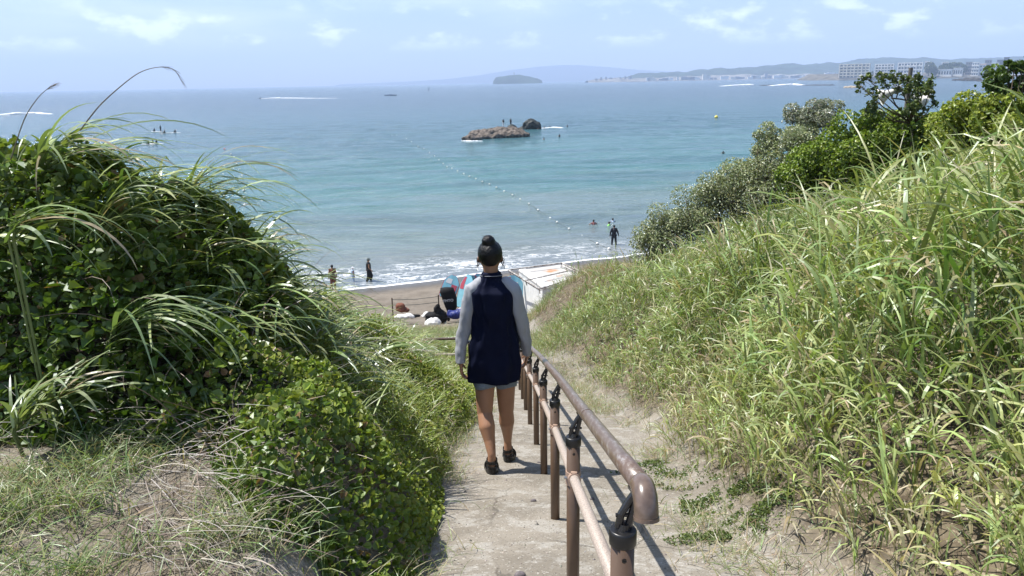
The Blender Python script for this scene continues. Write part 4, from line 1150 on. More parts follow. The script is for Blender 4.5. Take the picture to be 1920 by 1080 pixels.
# sandals: thick flat soles, an ankle strap, a heel strap and crossing instep straps
def sandal(heel, ball, ankle, side):
    d = (ball - heel); d.z = 0; d.normalize(); s_ = Vector((d.y, -d.x, 0)); z0 = gz(heel.x, heel.y)
    def gzl(l): return z0 + .004 - .31 * d.y * l
    o = MB(); out = []; n = 30; L0, L1 = -.046, .215
    for hgt_, g in ((0, .95), (.002, 1), (.016, 1.02), (.019, .97), (.022, 1.0), (.038, 1.0)):
        r_ = []
        for i in range(n):
            a = 2 * math.pi * i / n; t = (1 - math.cos(a)) / 2
            w = (.040 + .010 * t) * math.copysign(abs(math.sin(a)) ** .75, math.sin(a)) * g
            l_ = L0 + (L1 - L0) * t
            r_.append(Vector((heel.x, heel.y, gzl(l_) + hgt_)) + d * l_ + s_ * w)
        out.append(r_)
    o.loft(out); root_ = o.build('sandal', m_sole, person, False)
    def strap(pts_, w_, th=.0045):
        b_ = MB(); V_, F_ = [], []
        c0 = Vector((heel.x, heel.y, 0)) + d * .05
        for p in pts_:
            out_ = Vector((p.x - c0.x, p.y - c0.y, 0)); out_ = out_.normalized() * th if out_.length > 1e-4 else Vector((0, 0, th))
            V_ += [p - Vector((0, 0, w_ / 2)), p + Vector((0, 0, w_ / 2)), p + Vector((0, 0, w_ / 2)) + out_, p - Vector((0, 0, w_ / 2)) + out_]
        for i in range(len(pts_) - 1):
            q = i * 4
            for j in range(4): F_.append((q + j, q + (j + 1) % 4, q + 4 + (j + 1) % 4, q + 4 + j))
        b_.add(V_, F_); st_ = b_.build('strap', m_sole, person); st_.parent = root_
    H = Vector((heel.x, heel.y, z0))
    strap([Vector((ankle.x, ankle.y, z0 + .098 + .006 * math.sin(a))) + s_ * math.cos(a) * .036 + d * math.sin(a) * .040 for a in [i * 2 * math.pi / 24 for i in range(25)]], .022)
    strap([H + Vector((0, 0, .060 + .012 * abs(math.cos(a)))) + s_ * math.cos(a) * .034 - d * (math.sin(a) * .036) for a in [i * math.pi / 14 for i in range(15)]], .014)
    for q in (-1, 1):
        strap([H + s_ * q * .040 + d * .035 + Vector((0, 0, .030)), H + s_ * q * .037 + d * .025 + Vector((0, 0, .062)), H + s_ * q * .034 + d * .02 + Vector((0, 0, .096))], .016)
    for l_ in (.085, .135):
        strap([H + s_ * math.cos(a) * .049 + d * l_ + Vector((0, 0, .028 - .31 * d.y * l_ + .052 * math.sin(a))) for a in [i * math.pi / 12 for i in range(13)]], .022)
sandal(hL, bL, aL, -1); sandal(hR, bR, aR, 1)
# ------------------------------------------------------------------ people on the beach and in the water
m_dark = mat('dark_cloth', (.012, .013, .016), .7, .2); m_wetsuit = mat('wetsuit', (.012, .014, .022), .5, .3)
m_white = mat('white_cloth', (.72, .72, .72), .7, .2); m_paleblue = mat('pale_blue_cloth', (.38, .46, .56), .7, .2)
m_green = mat('bright_green_cloth', (.32, .78, .16), .6, .3); m_red = mat('red_cloth', (.45, .05, .05), .6, .3)
m_cap_g = mat('grey_green_hat', (.075, .09, .085), .8, .2); m_brown = mat('brown_cloth', (.17, .07, .045), .8, .2)
m_maroon = mat('dull_red_cloth', (.26, .10, .10), .7, .2)
def figure(base, heading, label, pose='stand', H=1.66, top=None, bottom=None, hat=None, skin=None, long_sleeve=False, group=None, cat='person', vox=.014, baggy=False, brim=False):
    """one continuous body with hair and clothing as children; local x right, y the way it faces"""
    root = empty('person', base, label, cat, group)
    c, s = math.cos(heading), math.sin(heading); k = H / 1.66
    def W(x, y, z): return Vector(base) + Vector((x * c - y * s, x * s + y * c, z)) * k
    B = MB()
    P = dict(pel=(0, 0, .92), ch=(0, 0, 1.26), nk=(0, 0, 1.42), hd=(0, .015, 1.545), sl=(-.165, 0, 1.36), sr=(.165, 0, 1.36),
             el=(-.225, -.02, 1.09), er=(.225, -.02, 1.09), wl=(-.25, .05, .86), wr=(.25, .05, .86),
             hl=(-.085, 0, .88), hr=(.085, 0, .88), kl=(-.10, .02, .48), kr=(.10, .02, .48), al=(-.105, -.02, .08), ar=(.105, -.02, .08))
    if pose == 'walk': P.update(kl=(-.09, .14, .49), al=(-.09, .10, .08), kr=(.09, -.02, .48), ar=(.09, -.22, .12), wl=(-.24, -.10, .88), wr=(.24, .14, .90))
    if pose == 'apart': P.update(kl=(-.13, .02, .48), kr=(.14, .02, .48), al=(-.15, 0, .08), ar=(.17, 0, .08), el=(-.27, -.02, 1.10), er=(.27, -.02, 1.10), wl=(-.29, .03, .86), wr=(.34, .03, .88))
    if pose == 'sit':
        for q in ('pel', 'ch', 'nk', 'hd', 'sl', 'sr', 'el', 'er', 'wl', 'wr', 'hl', 'hr'): P[q] = (P[q][0], P[q][1], P[q][2] - .78)
        P.update(kl=(-.2, .32, .14), kr=(.2, .32, .14), al=(-.30, .42, -.2), ar=(.30, .42, -.2), wl=(-.2, .30, .25), wr=(.2, .30, .25), el=(-.25, .08, .36), er=(.25, .08, .36))
    if pose == 'paddle': P.update(el=(-.24, .14, 1.15), wl=(-.05, .34, 1.28), er=(.22, .16, 1.08), wr=(.06, .34, .92), kl=(-.12, .08, .47), kr=(.12, .08, .47))
    if pose == 'swim':
        for q in P: P[q] = (P[q][0], P[q][1], P[q][2] - 1.26)
        P.update(el=(-.34, .10, -.02), er=(.34, .10, -.02), wl=(-.30, .34, -.08), wr=(.30, .34, -.08))
    g = {q: W(*v) for q, v in P.items()}
    sc_ = lambda r_: r_ * k
    B.ell(g['hd'], (sc_(.077), sc_(.09), sc_(.108)), 14, 10); B.capsule(g['hd'] + W(0, .085, 0) - Vector(base), g['hd'] + W(0, .10, -.03) - Vector(base), sc_(.012), sc_(.016), 6)
    B.capsule(g['hd'], g['nk'], sc_(.05), sc_(.05)); B.capsule(g['nk'], g['ch'], sc_(.07), sc_(.12)); B.capsule(g['sl'], g['sr'], sc_(.06), sc_(.06)); B.capsule(g['ch'], g['pel'], sc_(.125), sc_(.13))
    for a in 'lr':
        B.capsule(g['s' + a], g['e' + a], sc_(.05), sc_(.038)); B.capsule(g['e' + a], g['w' + a], sc_(.038), sc_(.027))
        d_ = (g['w' + a] - g['e' + a]).normalized(); q = g['w' + a] + d_ * sc_(.08)
        B.capsule(g['w' + a], q, sc_(.03), sc_(.028), 8)
        for t in (-.02, -.007, .007, .02): B.capsule(q + Vector((0, t * k, 0)), q + d_ * sc_(.075) + Vector((0, t * 1.5 * k, 0)), sc_(.011), sc_(.009), 6)
        B.capsule(g['w' + a] + d_ * .03, g['w' + a] + d_ * sc_(.07) + W(0, .045, 0) - Vector(base), sc_(.013), sc_(.01), 6)
        B.capsule(g['h' + a], g['k' + a], sc_(.085), sc_(.055)); B.capsule(g['k' + a], g['a' + a], sc_(.055), sc_(.038))
        B.capsule(g['a' + a] + W(0, -.03, -.045) - Vector(base), g['a' + a] + W(0, .15, -.05) - Vector(base), sc_(.035), sc_(.03), 8)
    B.capsule(g['hl'], g['hr'], sc_(.11), sc_(.11))
    remesh(B.build('body', skin or m_skin, root), vox * k, 1)
    hb = MB(); hb.ell(g['hd'] + (W(0, -.012, .022) - Vector(base)), (sc_(.087), sc_(.097), sc_(.102)), 14, 10)
    if hat is None: remesh(hb.build('hair', m_hair, root), .02, 1)
    else:
        hb.ell(g['hd'] + (W(0, 0, .085) - Vector(base)), (sc_(.10), sc_(.105), sc_(.065)), 14, 8)
        if brim: hb.ell(g['hd'] + (W(0, .03, .045) - Vector(base)), (sc_(.16), sc_(.17), sc_(.014)), 18, 6)
        remesh(hb.build('hat', hat, root), .016, 1)
    if top:
        T = MB(); T.capsule(g['nk'] - Vector((0, 0, sc_(.03))), g['ch'], sc_(.085), sc_(.14)); T.capsule(g['sl'], g['sr'], sc_(.068), sc_(.068)); T.capsule(g['ch'], g['pel'], sc_(.16), sc_(.165))
        if long_sleeve:
            for a in 'lr': T.capsule(g['s' + a], g['e' + a], sc_(.078), sc_(.062)); T.capsule(g['e' + a], g['w' + a], sc_(.062), sc_(.048))
        remesh(T.build('shirt', top, root), .014, 1)
    if bottom:
        T = MB(); T.capsule(g['hl'], g['hr'], sc_(.14), sc_(.14))
        for a in 'lr':
            r1, r2 = (.16, .14) if baggy else (.118, .082)
            T.capsule(g['h' + a], g['k' + a], sc_(r1 * .95), sc_(r2)); T.capsule(g['k' + a], g['k' + a].lerp(g['a' + a], .8 if baggy else .9), sc_(r2), sc_(.07 if baggy else .060))
        remesh(T.build('trousers', bottom, root), .014, 1)
    return root
def beach_at(px, py):
    d = ray(px, py); t = 30.0
    for _ in range(60):
        p = Vector((0, 0, CAMZ)) + d * t; t += (p.z - max(gz(p.x, p.y), -.5)) / (-d.z) * .7
    return Vector((0, 0, CAMZ)) + d * t
p = beach_at(693, 531); figure(Vector((p.x, p.y, gz(p.x, p.y))), R(-70), 'woman in black sleeveless top and baggy black trousers at the water edge', 'walk', 1.60, m_dark, m_dark, m_cap_g, baggy=True, brim=True)
p = beach_at(663, 533); figure(Vector((p.x, p.y, gz(p.x, p.y))), R(-60), 'small child in a white hat and pale blue top at the water edge', 'stand', 1.12, m_paleblue, m_paleblue, m_white, brim=True)
p = beach_at(626, 545); figure(Vector((p.x, p.y, gz(p.x, p.y))), R(20), 'dark haired bather half hidden by the left mound grass', 'stand', 1.62, m_brown, m_brown)
p = at_z(1151, 458, .02); figure(Vector((p.x, p.y, gz(p.x, p.y) if gz(p.x, p.y) > -.35 else -.18)), R(5), 'person in a black wetsuit standing ankle deep at the end of the float line', 'apart', 1.68, m_wetsuit, m_wetsuit, long_sleeve=True)
p = at_z(1113, 420); figure(Vector((p.x, p.y, -.02)), R(10), 'bather up to the chest in the shallows left of the green shirt', 'swim', 1.7, m_maroon)
p = at_z(1142, 424); figure(Vector((p.x, p.y, .0)), R(70), 'bather in a bright green shirt stretched out in the shallows', 'swim', 1.6, m_green, long_sleeve=True)
p = at_z(1149, 416); figure(Vector((p.x, p.y, -.05)), R(0), 'bather in dark top just behind the bright green one', 'swim', 1.6, m_paleblue)
# bathers out at the rock
m_boardw = mat('white_board', (.74, .75, .76), .4, .4)
def sup(px, py, pose, label, heading=R(80), group='paddleboarders on the left'):
    p = at_z(px, py); b = MB(); L = 3.1; n = 22; rr = []
    for i in range(n + 1):
        t = i / n; w = .38 * math.sin(math.pi * min(max(t, .0), 1)) ** .55 + .005; zz = .02 + .16 * max(0, t - .75) ** 1.5 * 3
        c = Vector((0, (t - .5) * L, zz)); rr.append([c + Vector((math.cos(a) * w, 0, math.sin(a) * .06)) for a in [u * 2 * math.pi / 12 for u in range(12)]])
    b.loft(rr); Mx = Matrix.Rotation(heading, 3, 'Z'); b.v = [tuple(Mx @ Vector(v) + Vector((p.x, p.y, .05))) for v in b.v]
    o = b.build('paddleboard', m_boardw, None, True, origin=(p.x, p.y, .05))
    tag(o, 'white board ' + {'sit': 'under the sitting', 'paddle': 'under the standing'}[pose] + ' ' + label.split('|')[1], 'paddleboard', 'boards on the left')
    fg = figure(Vector((p.x, p.y, .12)), heading, label.split('|')[0], pose, 1.66, m_wetsuit, m_wetsuit, long_sleeve=True, group=group, vox=.03)
    if pose == 'paddle':
        b = MB(); c, s = math.cos(heading), math.sin(heading)
        def W(x, y, z): return Vector((p.x + x * c - y * s, p.y + x * s + y * c, .12 + z))
        b.tube([W(.05, .36, 1.45), W(.28, .42, .15)], .016, 8); b.ell(W(.34, .44, -.08), (.06, .10, .26), 12, 8)
        tag(b.build('paddle', m_dark, None, origin=W(.28, .42, 0)), 'dark paddle held by the standing paddler', 'paddle')
sup(302, 247, 'paddle', 'standing paddler in black holding a paddle upright|paddler')
sup(290, 247, 'sit', 'leftmost sitting paddler of the group by the standing one|paddler at far left', R(60))
sup(309, 250, 'sit', 'sitting paddler just right of the standing one|paddler right of the standing one', R(100))
sup(329, 249, 'sit', 'sitting paddler farthest right of the group|paddler at far right', R(85))
sup(279, 271, 'sit', 'nearer sitting paddler seen through the grass, leftmost of three|near paddler on the left', R(85))
sup(287, 270, 'sit', 'nearer sitting paddler in the middle of the three|near paddler in the middle', R(80))
sup(294, 270, 'sit', 'nearer sitting paddler on the right of the three|near paddler on the right', R(95))

# ------------------------------------------------------------------ rocks in the sea
def rock(parts_, label, vox=.22, rough=.35, mats_=None, name='sea_rock', origin=None):
    b = MB()
    for c, r_, rz in parts_: b.ell(c, r_, 22, 14, Matrix.Rotation(rz, 3, 'Z'))
    o = b.build(name, mats_, None, origin=origin or parts_[0][0])
    remesh(o, vox)
    for sc2, st in ((2.2, rough * 1.5), (.8, rough * 1.1), (.25, rough * .4)):
        d = o.modifiers.new('displace', 'DISPLACE'); t = bpy.data.textures.new('rock_noise', 'VORONOI' if sc2 > .4 else 'CLOUDS'); t.noise_scale = sc2; d.texture = t; d.strength = st; d.mid_level = .5
    tag(o, label, 'rock'); return o
m_rockb = mat('brown_rock', (.155, .13, .11), .85, .2, noise=.55, nscale=1.6, dark=(.045, .038, .032), bump=.8, bscale=4)
m_rockd = mat('dark_wet_rock', (.035, .040, .036), .6, .3, noise=.5, nscale=1.5, bump=.8, bscale=4)
Pz = at_z(927, 261)
def rp(px, py, up, yo=0): 
    q = at_z(px, py); return (q.x, q.y + yo, up)
rock([(rp(885, 262, .3), (2.4, 1.5, .75), .2), (rp(912, 260, .3, 1), (2.2, 1.6, .8), .1), (rp(930, 260, .25, 1), (1.8, 1.2, .75), .4), (rp(950, 259, .4, 2), (3.0, 2.2, 1.0), -.1), (rp(972, 257, .3, 1), (2.4, 1.6, .9), 0), (rp(905, 256, .45, 3), (3.4, 2.6, .8), .3), (rp(940, 255, .7, 4), (4.2, 3.4, 1.0), 0), (rp(960, 254, .55, 4), (3, 2.4, .95), .2)],
     'broad low brown rock shelf rising from the bay', .28, .55, m_rockb)
m_rk2 = rock([(rp(960, 249, .5, 0), (1.5, 1.3, 1.5), 0), (rp(957, 249, .2, 0), (1.9, 1.5, .9), 0)], 'small dark boulder on the far side of the brown rock shelf', .18, .3, m_rockd)
rock([(rp(995, 242, .9), (2.2, 2.0, 1.6), 0), (rp(1003, 242, .6), (1.7, 1.6, 1.35), 0), (rp(982, 242, .1), (1.3, 1.2, .7), 0)], 'rounded black boulder standing right of the brown rock shelf', .2, .45, m_rockd)
for i, (px, py, lb) in enumerate(((1021, 240, 'swimmer nearest the right side of the black boulder'), (1010, 243, 'swimmer just in front of the black boulder'), (1049, 256, 'lone swimmer in open water right of the rocks'), (1031, 239, 'swimmer in white foam right of the boulder'), (1064, 237, 'farthest right swimmer beyond the rocks'), (1020, 262, 'swimmer in open water below the black boulder'))):
    p = at_z(px, py); figure(Vector((p.x, p.y, .12)), R(20 * i), lb, 'swim', 1.75, m_dark, vox=.04)
p = at_z(944, 256); figure(Vector((p.x, p.y + 3.5, 2.05)), R(30), 'bather in white standing on the brown rock shelf', 'apart', 1.7, m_wetsuit, m_white, vox=.03)
p = at_z(958, 249); figure(Vector((p.x, p.y, 1.75)), R(200), 'dark figure standing on the small dark boulder', 'stand', 1.7, m_wetsuit, m_wetsuit, vox=.03)
p = at_z(1356, 288); figure(Vector((p.x, p.y, .05)), R(0), 'lone dark headed swimmer off the right bank below the yellow buoy', 'swim', 1.7, m_dark, vox=.04)

# ------------------------------------------------------------------ float lines and buoys
m_float = mat('white_float', (.74, .74, .70), .45, .4); m_rope = mat('dark_rope', (.07, .08, .075), .8, .2)
m_yel = mat('yellow_buoy', (.72, .60, .10), .4, .4); m_redf = mat('red_float', (.62, .10, .10), .4, .4)
def float_line(px_list, label, rad, mats_, black=()):
    P = [at_z(a, c, .03) for a, c in px_list]; r_ = empty('float_line', P[len(P) // 2], label, 'float line')
    b = MB(); pts_ = []
    for i in range(len(P) - 1):
        pts_.append(P[i]); pts_.append((P[i] + P[i + 1]) / 2 + Vector((.12, 0, -.02)))
    pts_.append(P[-1]); b.tube(pts_, .011, 6); b.build('rope', m_rope, r_)
    f0 = None
    for i, q in enumerate(P):
        m_ = mats_[1] if i in black else mats_[0]
        b = MB(); b.ell((0, 0, 0), (rad, rad, rad * .85), 16, 10); b.tube([(-rad * 1.25, 0, 0), (rad * 1.25, 0, 0)], rad * .28, 8)
        o = b.build('float', m_, None, True); o.parent = r_; o.location = q - Vector(r_.location) + Vector((0, 0, rad * .35)); o.rotation_euler = (0, 0, random.uniform(0, 3))
    return r_
fl = [(735, 254), (744, 253.5), (762, 260), (771.5, 266), (784, 274.5), (795, 279), (805.5, 286), (815, 293), (823, 300), (831, 307), (838, 312.7), (847.6, 316), (858, 321), (869.5, 326), (880.5, 331), (892, 335.5), (904.6, 341), (917.7, 345.8),
      (931, 352), (945.6, 359), (961, 366), (975.4, 374), (991.8, 382.6), (1009, 394), (1031.6, 409.5), (1044.5, 417), (1067, 429.7), (1091.4, 443.3), (1120, 457.3), (1142, 467)]
float_line(fl, 'line of white floats running from the beach out towards the rock', .105, (m_float, m_dark))
float_line([(421, 279.5), (433, 289), (439, 295), (444, 308), (449, 318), (454, 330), (456.5, 345), (457.5, 358), (458, 371), (459, 385)], 'shorter float line with a red end float, off the left mound', .15, (m_float, m_redf), black=(0,))
q = at_z(1343, 221); b = MB(); b.ell((q.x, q.y, .25), (.55, .55, .5), 18, 12); b.tube([(q.x, q.y, .7), (q.x, q.y, .95)], .08, 8)
tag(b.build('mooring_buoy', m_yel, None, True, origin=(q.x, q.y, 0)), 'round yellow buoy floating alone off the right bank', 'buoy')

# ------------------------------------------------------------------ boats
m_hull = mat('white_hull', (.78, .79, .80), .35, .5); m_glassd = mat('boat_window', (.03, .04, .05), .15, .6); m_bluehull = mat('dark_blue_hull', (.04, .07, .14), .4, .4)
def boat(px, py, L, heading, label, cabin=True, hull=None, group=None, mast=0):
    q = at_z(px, py); r_ = empty('motor_boat', (q.x, q.y, 0), label, 'boat', group, rz=heading)
    def loc(b, nm, m, par=None, sm=False):
        o = b.build(nm, m, None, sm); o.parent = par or r_; return o
    b = MB(); rr = []
    for i in range(11):
        t = i / 10; w = L * .17 * (1 - max(0, (t - .45) / .55) ** 2.2) + .02; hh = L * (.10 + .05 * t * t)
        x = (t - .5) * L
        rr.append([Vector((x, -w, hh)), Vector((x, -w * .8, -.1)), Vector((x, 0, -.2)), Vector((x, w * .8, -.1)), Vector((x, w, hh)), Vector((x, w * .85, hh)), Vector((x, 0, hh * .75)), Vector((x, -w * .85, hh))])
    b.loft(rr); loc(b, 'hull', hull or m_hull)
    if cabin:
        b = MB(); b.box((L * .0, 0, L * .19), (L * .34, L * .24, L * .16), taper=.82); cb = loc(b, 'cabin', m_hull)
        b = MB(); b.box((L * .0, 0, L * .205), (L * .335, L * .235, L * .055)); loc(b, 'window', m_glassd, cb)
        b = MB(); b.box((-L * .02, 0, L * .285), (L * .36, L * .24, L * .02)); loc(b, 'roof', m_hull, cb)
    if mast:
        b = MB(); b.tube([(0, 0, L * .1), (0, 0, mast)], .07, 6); loc(b, 'mast', m_dark)
    b = MB(); b.box((-L * .52, 0, L * .08), (L * .05, L * .06, L * .14)); loc(b, 'outboard_motor', m_dark)
    return r_
boat(1325, 151, 16, R(20), 'white cabin boat off the far shore left of the apartments')
boat(1712, 145, 20, R(175), 'white moored boat just right of the loudspeaker pole', mast=6)
boat(1751, 147, 20, R(10), 'dark topped moored boat in the middle of the anchorage', hull=m_bluehull)
boat(1790, 146, 18, R(170), 'white moored boat farthest right in the anchorage')
boat(727, 179, 7, R(30), 'tiny dark open boat on the left far out, left one of a pair', cabin=False, hull=m_bluehull)
boat(737, 179, 7, R(200), 'tiny dark open boat far out, right one of a pair', cabin=False, hull=m_bluehull)
# wind surfer's sail
q = at_z(804, 171); r_ = empty('windsurfer', (q.x, q.y, 0), 'dark leaning sail of a windsurfer on the open sea', 'windsurfer')
H_ = 7.0
b = MB(); b.tube([(q.x - 1.0, q.y, 0), (q.x + .6, q.y, H_)], .07, 6); b.build('mast', m_dark, r_)
b = MB(); V = []
for i in range(9):
    t = i / 8; c = Vector((q.x - 1.0 + 1.6 * t, q.y, .6 + (H_ - .6) * t)); w = 1.5 * math.sin(math.pi * (.15 + .8 * t)) * (1 - t * .5)
    V.append([c + Vector((0, -.03, 0)), c + Vector((w * .5, -.16, 0)), c + Vector((w, -.02, 0)), c + Vector((w, .02, 0)), c + Vector((w * .5, -.10, 0)), c + Vector((0, .03, 0))])
b.loft(V); b.build('sail', mat('dark_sail', (.04, .06, .10), .5), r_)
b = MB(); b.ell((q.x - .4, q.y, .12), (1.6, .4, .12), 16, 6); b.build('board', m_boardw, r_)
# jet ski with its wake
q = at_z(488, 185); r_ = empty('jet_ski', (q.x, q.y, 0), 'jet ski racing left across the bay ahead of a white wake', 'jet ski')
b = MB(); b.ell((q.x, q.y, .35), (1.7, .6, .45), 16, 8); b.box((q.x + .2, q.y, .8), (1.2, .45, .4), taper=.8); b.build('hull', m_bluehull, r_, True)
b = MB(); b.tube([(q.x - .5, q.y - .4, 1.2), (q.x - .5, q.y + .4, 1.2)], .05, 6); b.build('handlebar', m_dark, r_)
figure(Vector((q.x + .15, q.y, .75)), R(90), 'rider sitting on the jet ski ahead of the white wake', 'sit', 1.75, m_wetsuit, m_wetsuit, long_sleeve=True, vox=.04)
m_foam = mat('foam', (.85, .87, .90), .8, .2, noise=.1, nscale=.5)
def foam_ridge(pts_, w, h, label=None, name='wake', seed=1):
    """broken white water: a lumpy low ridge of foam"""
    b = MB()
    for i in range(len(pts_) - 1):
        a, c = at_z(*pts_[i]), at_z(*pts_[i + 1]); n_ = max(2, int((c - a).length / (w * .6)))
        for k in range(n_):
            t = (k + random.random() * .6) / n_; p = a.lerp(c, t); hh = h[i] * (1 - t) + h[i + 1] * t
            b.ell((p.x + random.uniform(-.3, .3) * w, p.y + random.uniform(-.5, .5) * w, hh * .1), (w * random.uniform(.5, 1.1), w * random.uniform(.3, .6), hh * random.uniform(.5, 1.1)), 10, 6)
    o = b.build(name, m_foam, None, True, origin=at_z(*pts_[0])); tag(o, kind='stuff'); return o
foam_ridge([(490, 185.3), (515, 184.6), (545, 184.4), (590, 184.4), (632, 184.2)], 1.7, [.25, 1.0, .7, .25, .1])
foam_ridge([(1352, 161.5), (1375, 160.6), (1410, 159.4)], 5, [.2, 1.1, 1.8], name='breaking_wave')
foam_ridge([(1446, 160.8), (1470, 159.6), (1490, 159.0), (1505, 159.6)], 5, [.5, 1.6, 1.8, .6], name='breaking_wave')
foam_ridge([(0, 216), (30, 214), (70, 212), (95, 214)], 2.2, [.5, .9, .5, .1], name='breaking_wave')
foam_ridge([(868, 264), (880, 265), (905, 264.5)], .5, [.12, .2, .1], name='breaking_wave')
foam_ridge([(1012, 241), (1040, 239), (1055, 240)], .6, [.1, .2, .1], name='breaking_wave')
# reefs breaking the surface near the far shore
m_reef = mat('far_reef', (.06, .055, .05), .8, .2, noise=.4, nscale=.2)
def reef(px0, px1, py, h, label, n=5, mm=None):
    a, c = at_z(px0, py), at_z(px1, py); b = MB(); w = (c - a).length / n
    for i in range(n): p = a.lerp(c, (i + .5) / n); b.ell((p.x, p.y + random.uniform(-2, 2), 0), (w * random.uniform(.45, .75), w * .5, h * random.uniform(.5, 1.1)), 12, 8)
    o = b.build('reef', mm or m_reef, None, True, origin=a); tag(o, label, 'reef'); return o
reef(1508, 1562, 160, 1.2, 'thin dark reef right of the breaking waves', 8)
reef(1425, 1447, 160.3, 1.2, 'short reef between the two breaking waves', 4)
reef(1582, 1614, 164.5, 2.5, 'pale sandy reef left of the loudspeaker pole', 4, mat('sand_reef', (.36, .30, .22), .9, .1))
reef(1790, 1802, 151, 3.5, 'small dark rock left of the bigger one at the anchorage', 2)
reef(1808, 1836, 151.5, 5.5, 'dark humped rock in the anchorage', 4); reef(1834, 1870, 152.5, 2.0, 'low flat reef running right from the humped rock', 5)
reef(1180, 1208, 153.6, 1.4, 'row of black net floats farthest left off the far shore', 9); reef(1245, 1272, 151, 1.4, 'row of black net floats nearer the white boat', 8)
reef(1283, 1312, 150.6, 1.2, 'row of black net floats ending at the white boat', 8); reef(1366, 1398, 149, 3, 'dark reef strip off the town', 6)

# ------------------------------------------------------------------ the town across the bay
m_bw = mat('building_white', (.80, .78, .74), .7, .2, noise=.08, nscale=.2); m_bc = mat('building_cream', (.70, .65, .55), .7, .2, noise=.08, nscale=.2); m_bg = mat('building_grey', (.27, .27, .28), .7, .2)
m_bk = mat('building_dark', (.07, .07, .075), .7, .2); m_win = mat('window_glass', (.06, .075, .09), .2, .6); m_roofr = mat('roof_tile', (.20, .16, .14), .8); m_wallst = mat('sea_wall', (.30, .29, .27), .9)
TD = 2250.0
def on_town(px, base_z=4.0, D=TD): p = at_y(px, 140, D); return p.x
ROT = R(-38)
def block(px0, px1, ytop, floors, bays, label, m_w, D=TD, name='apartment_block', zb=4.0, cat='building', deep=30, roof=None, slabs=True, balcony=True):
    x0, x1 = at_y(px0, 140, D).x, at_y(px1, 140, D).x; zt = at_y((px0 + px1) / 2, ytop, D).z; w = x1 - x0; cx = (x0 + x1) / 2; deep = min(deep, 14, w * .5); w = (w - .27 * deep) / 1.06; x0 = cx - w / 2; x1 = cx + w / 2
    r_ = empty(name, (cx, D, zb), label, cat, rz=ROT); h = zt - zb
    b = MB(); b.box((cx, D + deep / 2, zb + h / 2), (w, deep, h)); wall = b.build('wall', m_w, r_)
    b = MB(); 
    if roof == 'gable':
        e = .15 * w; b.add([(x0 - 1, D - 1, zt), (x1 + 1, D - 1, zt), (x1 + 1, D + deep, zt), (x0 - 1, D + deep, zt), (x0 - 1, D + deep / 2, zt + w * .22), (x1 + 1, D + deep / 2, zt + w * .22)], [(0, 1, 5, 4), (2, 3, 4, 5), (0, 4, 3), (1, 2, 5), (3, 2, 1, 0)]); b.build('roof', m_roofr, r_)
    else: b.box((cx, D + deep / 2, zt + .6), (w + 1.6, deep + 1.6, 1.2)); b.build('roof', m_w, r_)
    fh = h / floors; bw_ = w / bays; proto = None
    for f in range(floors):
        for k in range(bays):
            c = Vector((x0 + (k + .5) * bw_ - cx, -.25, (f + .56) * fh))
            if proto is None:
                bb = MB(); bb.box((0, 0, 0), (bw_ * .66, .5, fh * .44)); proto = bb.build('window', m_win, None); o = proto
            else: o = proto.copy(); col.objects.link(o)
            o.parent = r_; o.location = c
        if balcony:
            bb = MB(); bb.box((cx, D - 1.5, zb + f * fh + fh * .16), (w + .8, 3.0, fh * .22)); bb.build('balcony', m_w, r_)
    if slabs:
        for k in range(0, bays + 1, 2):
            bb = MB(); bb.box((x0 + k * bw_, D - 1.6, zb + h / 2), (bw_ * .12 + .8, 3.4, h)); bb.build('fin_wall', m_w, r_)
    return r_
block(1572, 1630, 120.5, 5, 8, 'cream five storey apartment block nearest the tip of the headland', m_bc)
block(1639, 1675, 120.5, 5, 6, 'white ended apartment block in the middle of the three', m_bw)
block(1682, 1728, 118, 4, 8, 'white apartment block with a sunlit front, nearest the wooded knoll', m_bw)
block(1820, 1834, 117.5, 4, 3, 'narrow white building left of the stepped white houses', m_bw, name='town_building', slabs=False)
block(1835, 1846, 121.5, 3, 2, 'small white house directly right of the narrow white building', m_bw, name='house', roof='gable', slabs=False, deep=18)
block(1856, 1870, 118.5, 4, 3, 'white terraced villa below the dark tower', m_bw, name='house', slabs=False)
block(1866, 1893, 112.5, 4, 4, 'dark grey block behind the white villa', m_bk, D=TD + 60, name='town_building', slabs=False, balcony=False)
block(1878, 1888, 108, 6, 2, 'dark tower rising above the dark grey block', m_bk, D=TD + 100, name='town_building', slabs=False, balcony=False)
block(1885, 1912, 120.5, 3, 4, 'white house at the right end of the shore by the trees', m_bw, name='house', slabs=False)
block(1808, 1822, 117, 4, 3, 'grey building behind the narrow white one', m_bg, D=TD + 50, name='town_building', slabs=False)
block(1758, 1784, 130.5, 1, 5, 'long low white shed on the shore left of the parked boats', m_bw, name='shed', slabs=False, balcony=False, deep=14)
block(1786, 1804, 128, 1, 4, 'second low white shed farther right on the shore', m_bw, name='shed', slabs=False, balcony=False, deep=14)
block(1763, 1776, 117, 2, 2, 'pale house with a flat roof among the trees on the knoll', m_bw, D=TD + 120, zb=18, name='house', slabs=False)
block(1731, 1740, 116, 2, 2, 'small white house on top of the knoll right of the apartments', m_bw, D=TD + 60, zb=20, name='house', slabs=False)
block(1843, 1856, 113, 4, 3, 'pale grey flat topped building behind the small white house', m_bg, D=TD + 110, name='town_building', slabs=False)
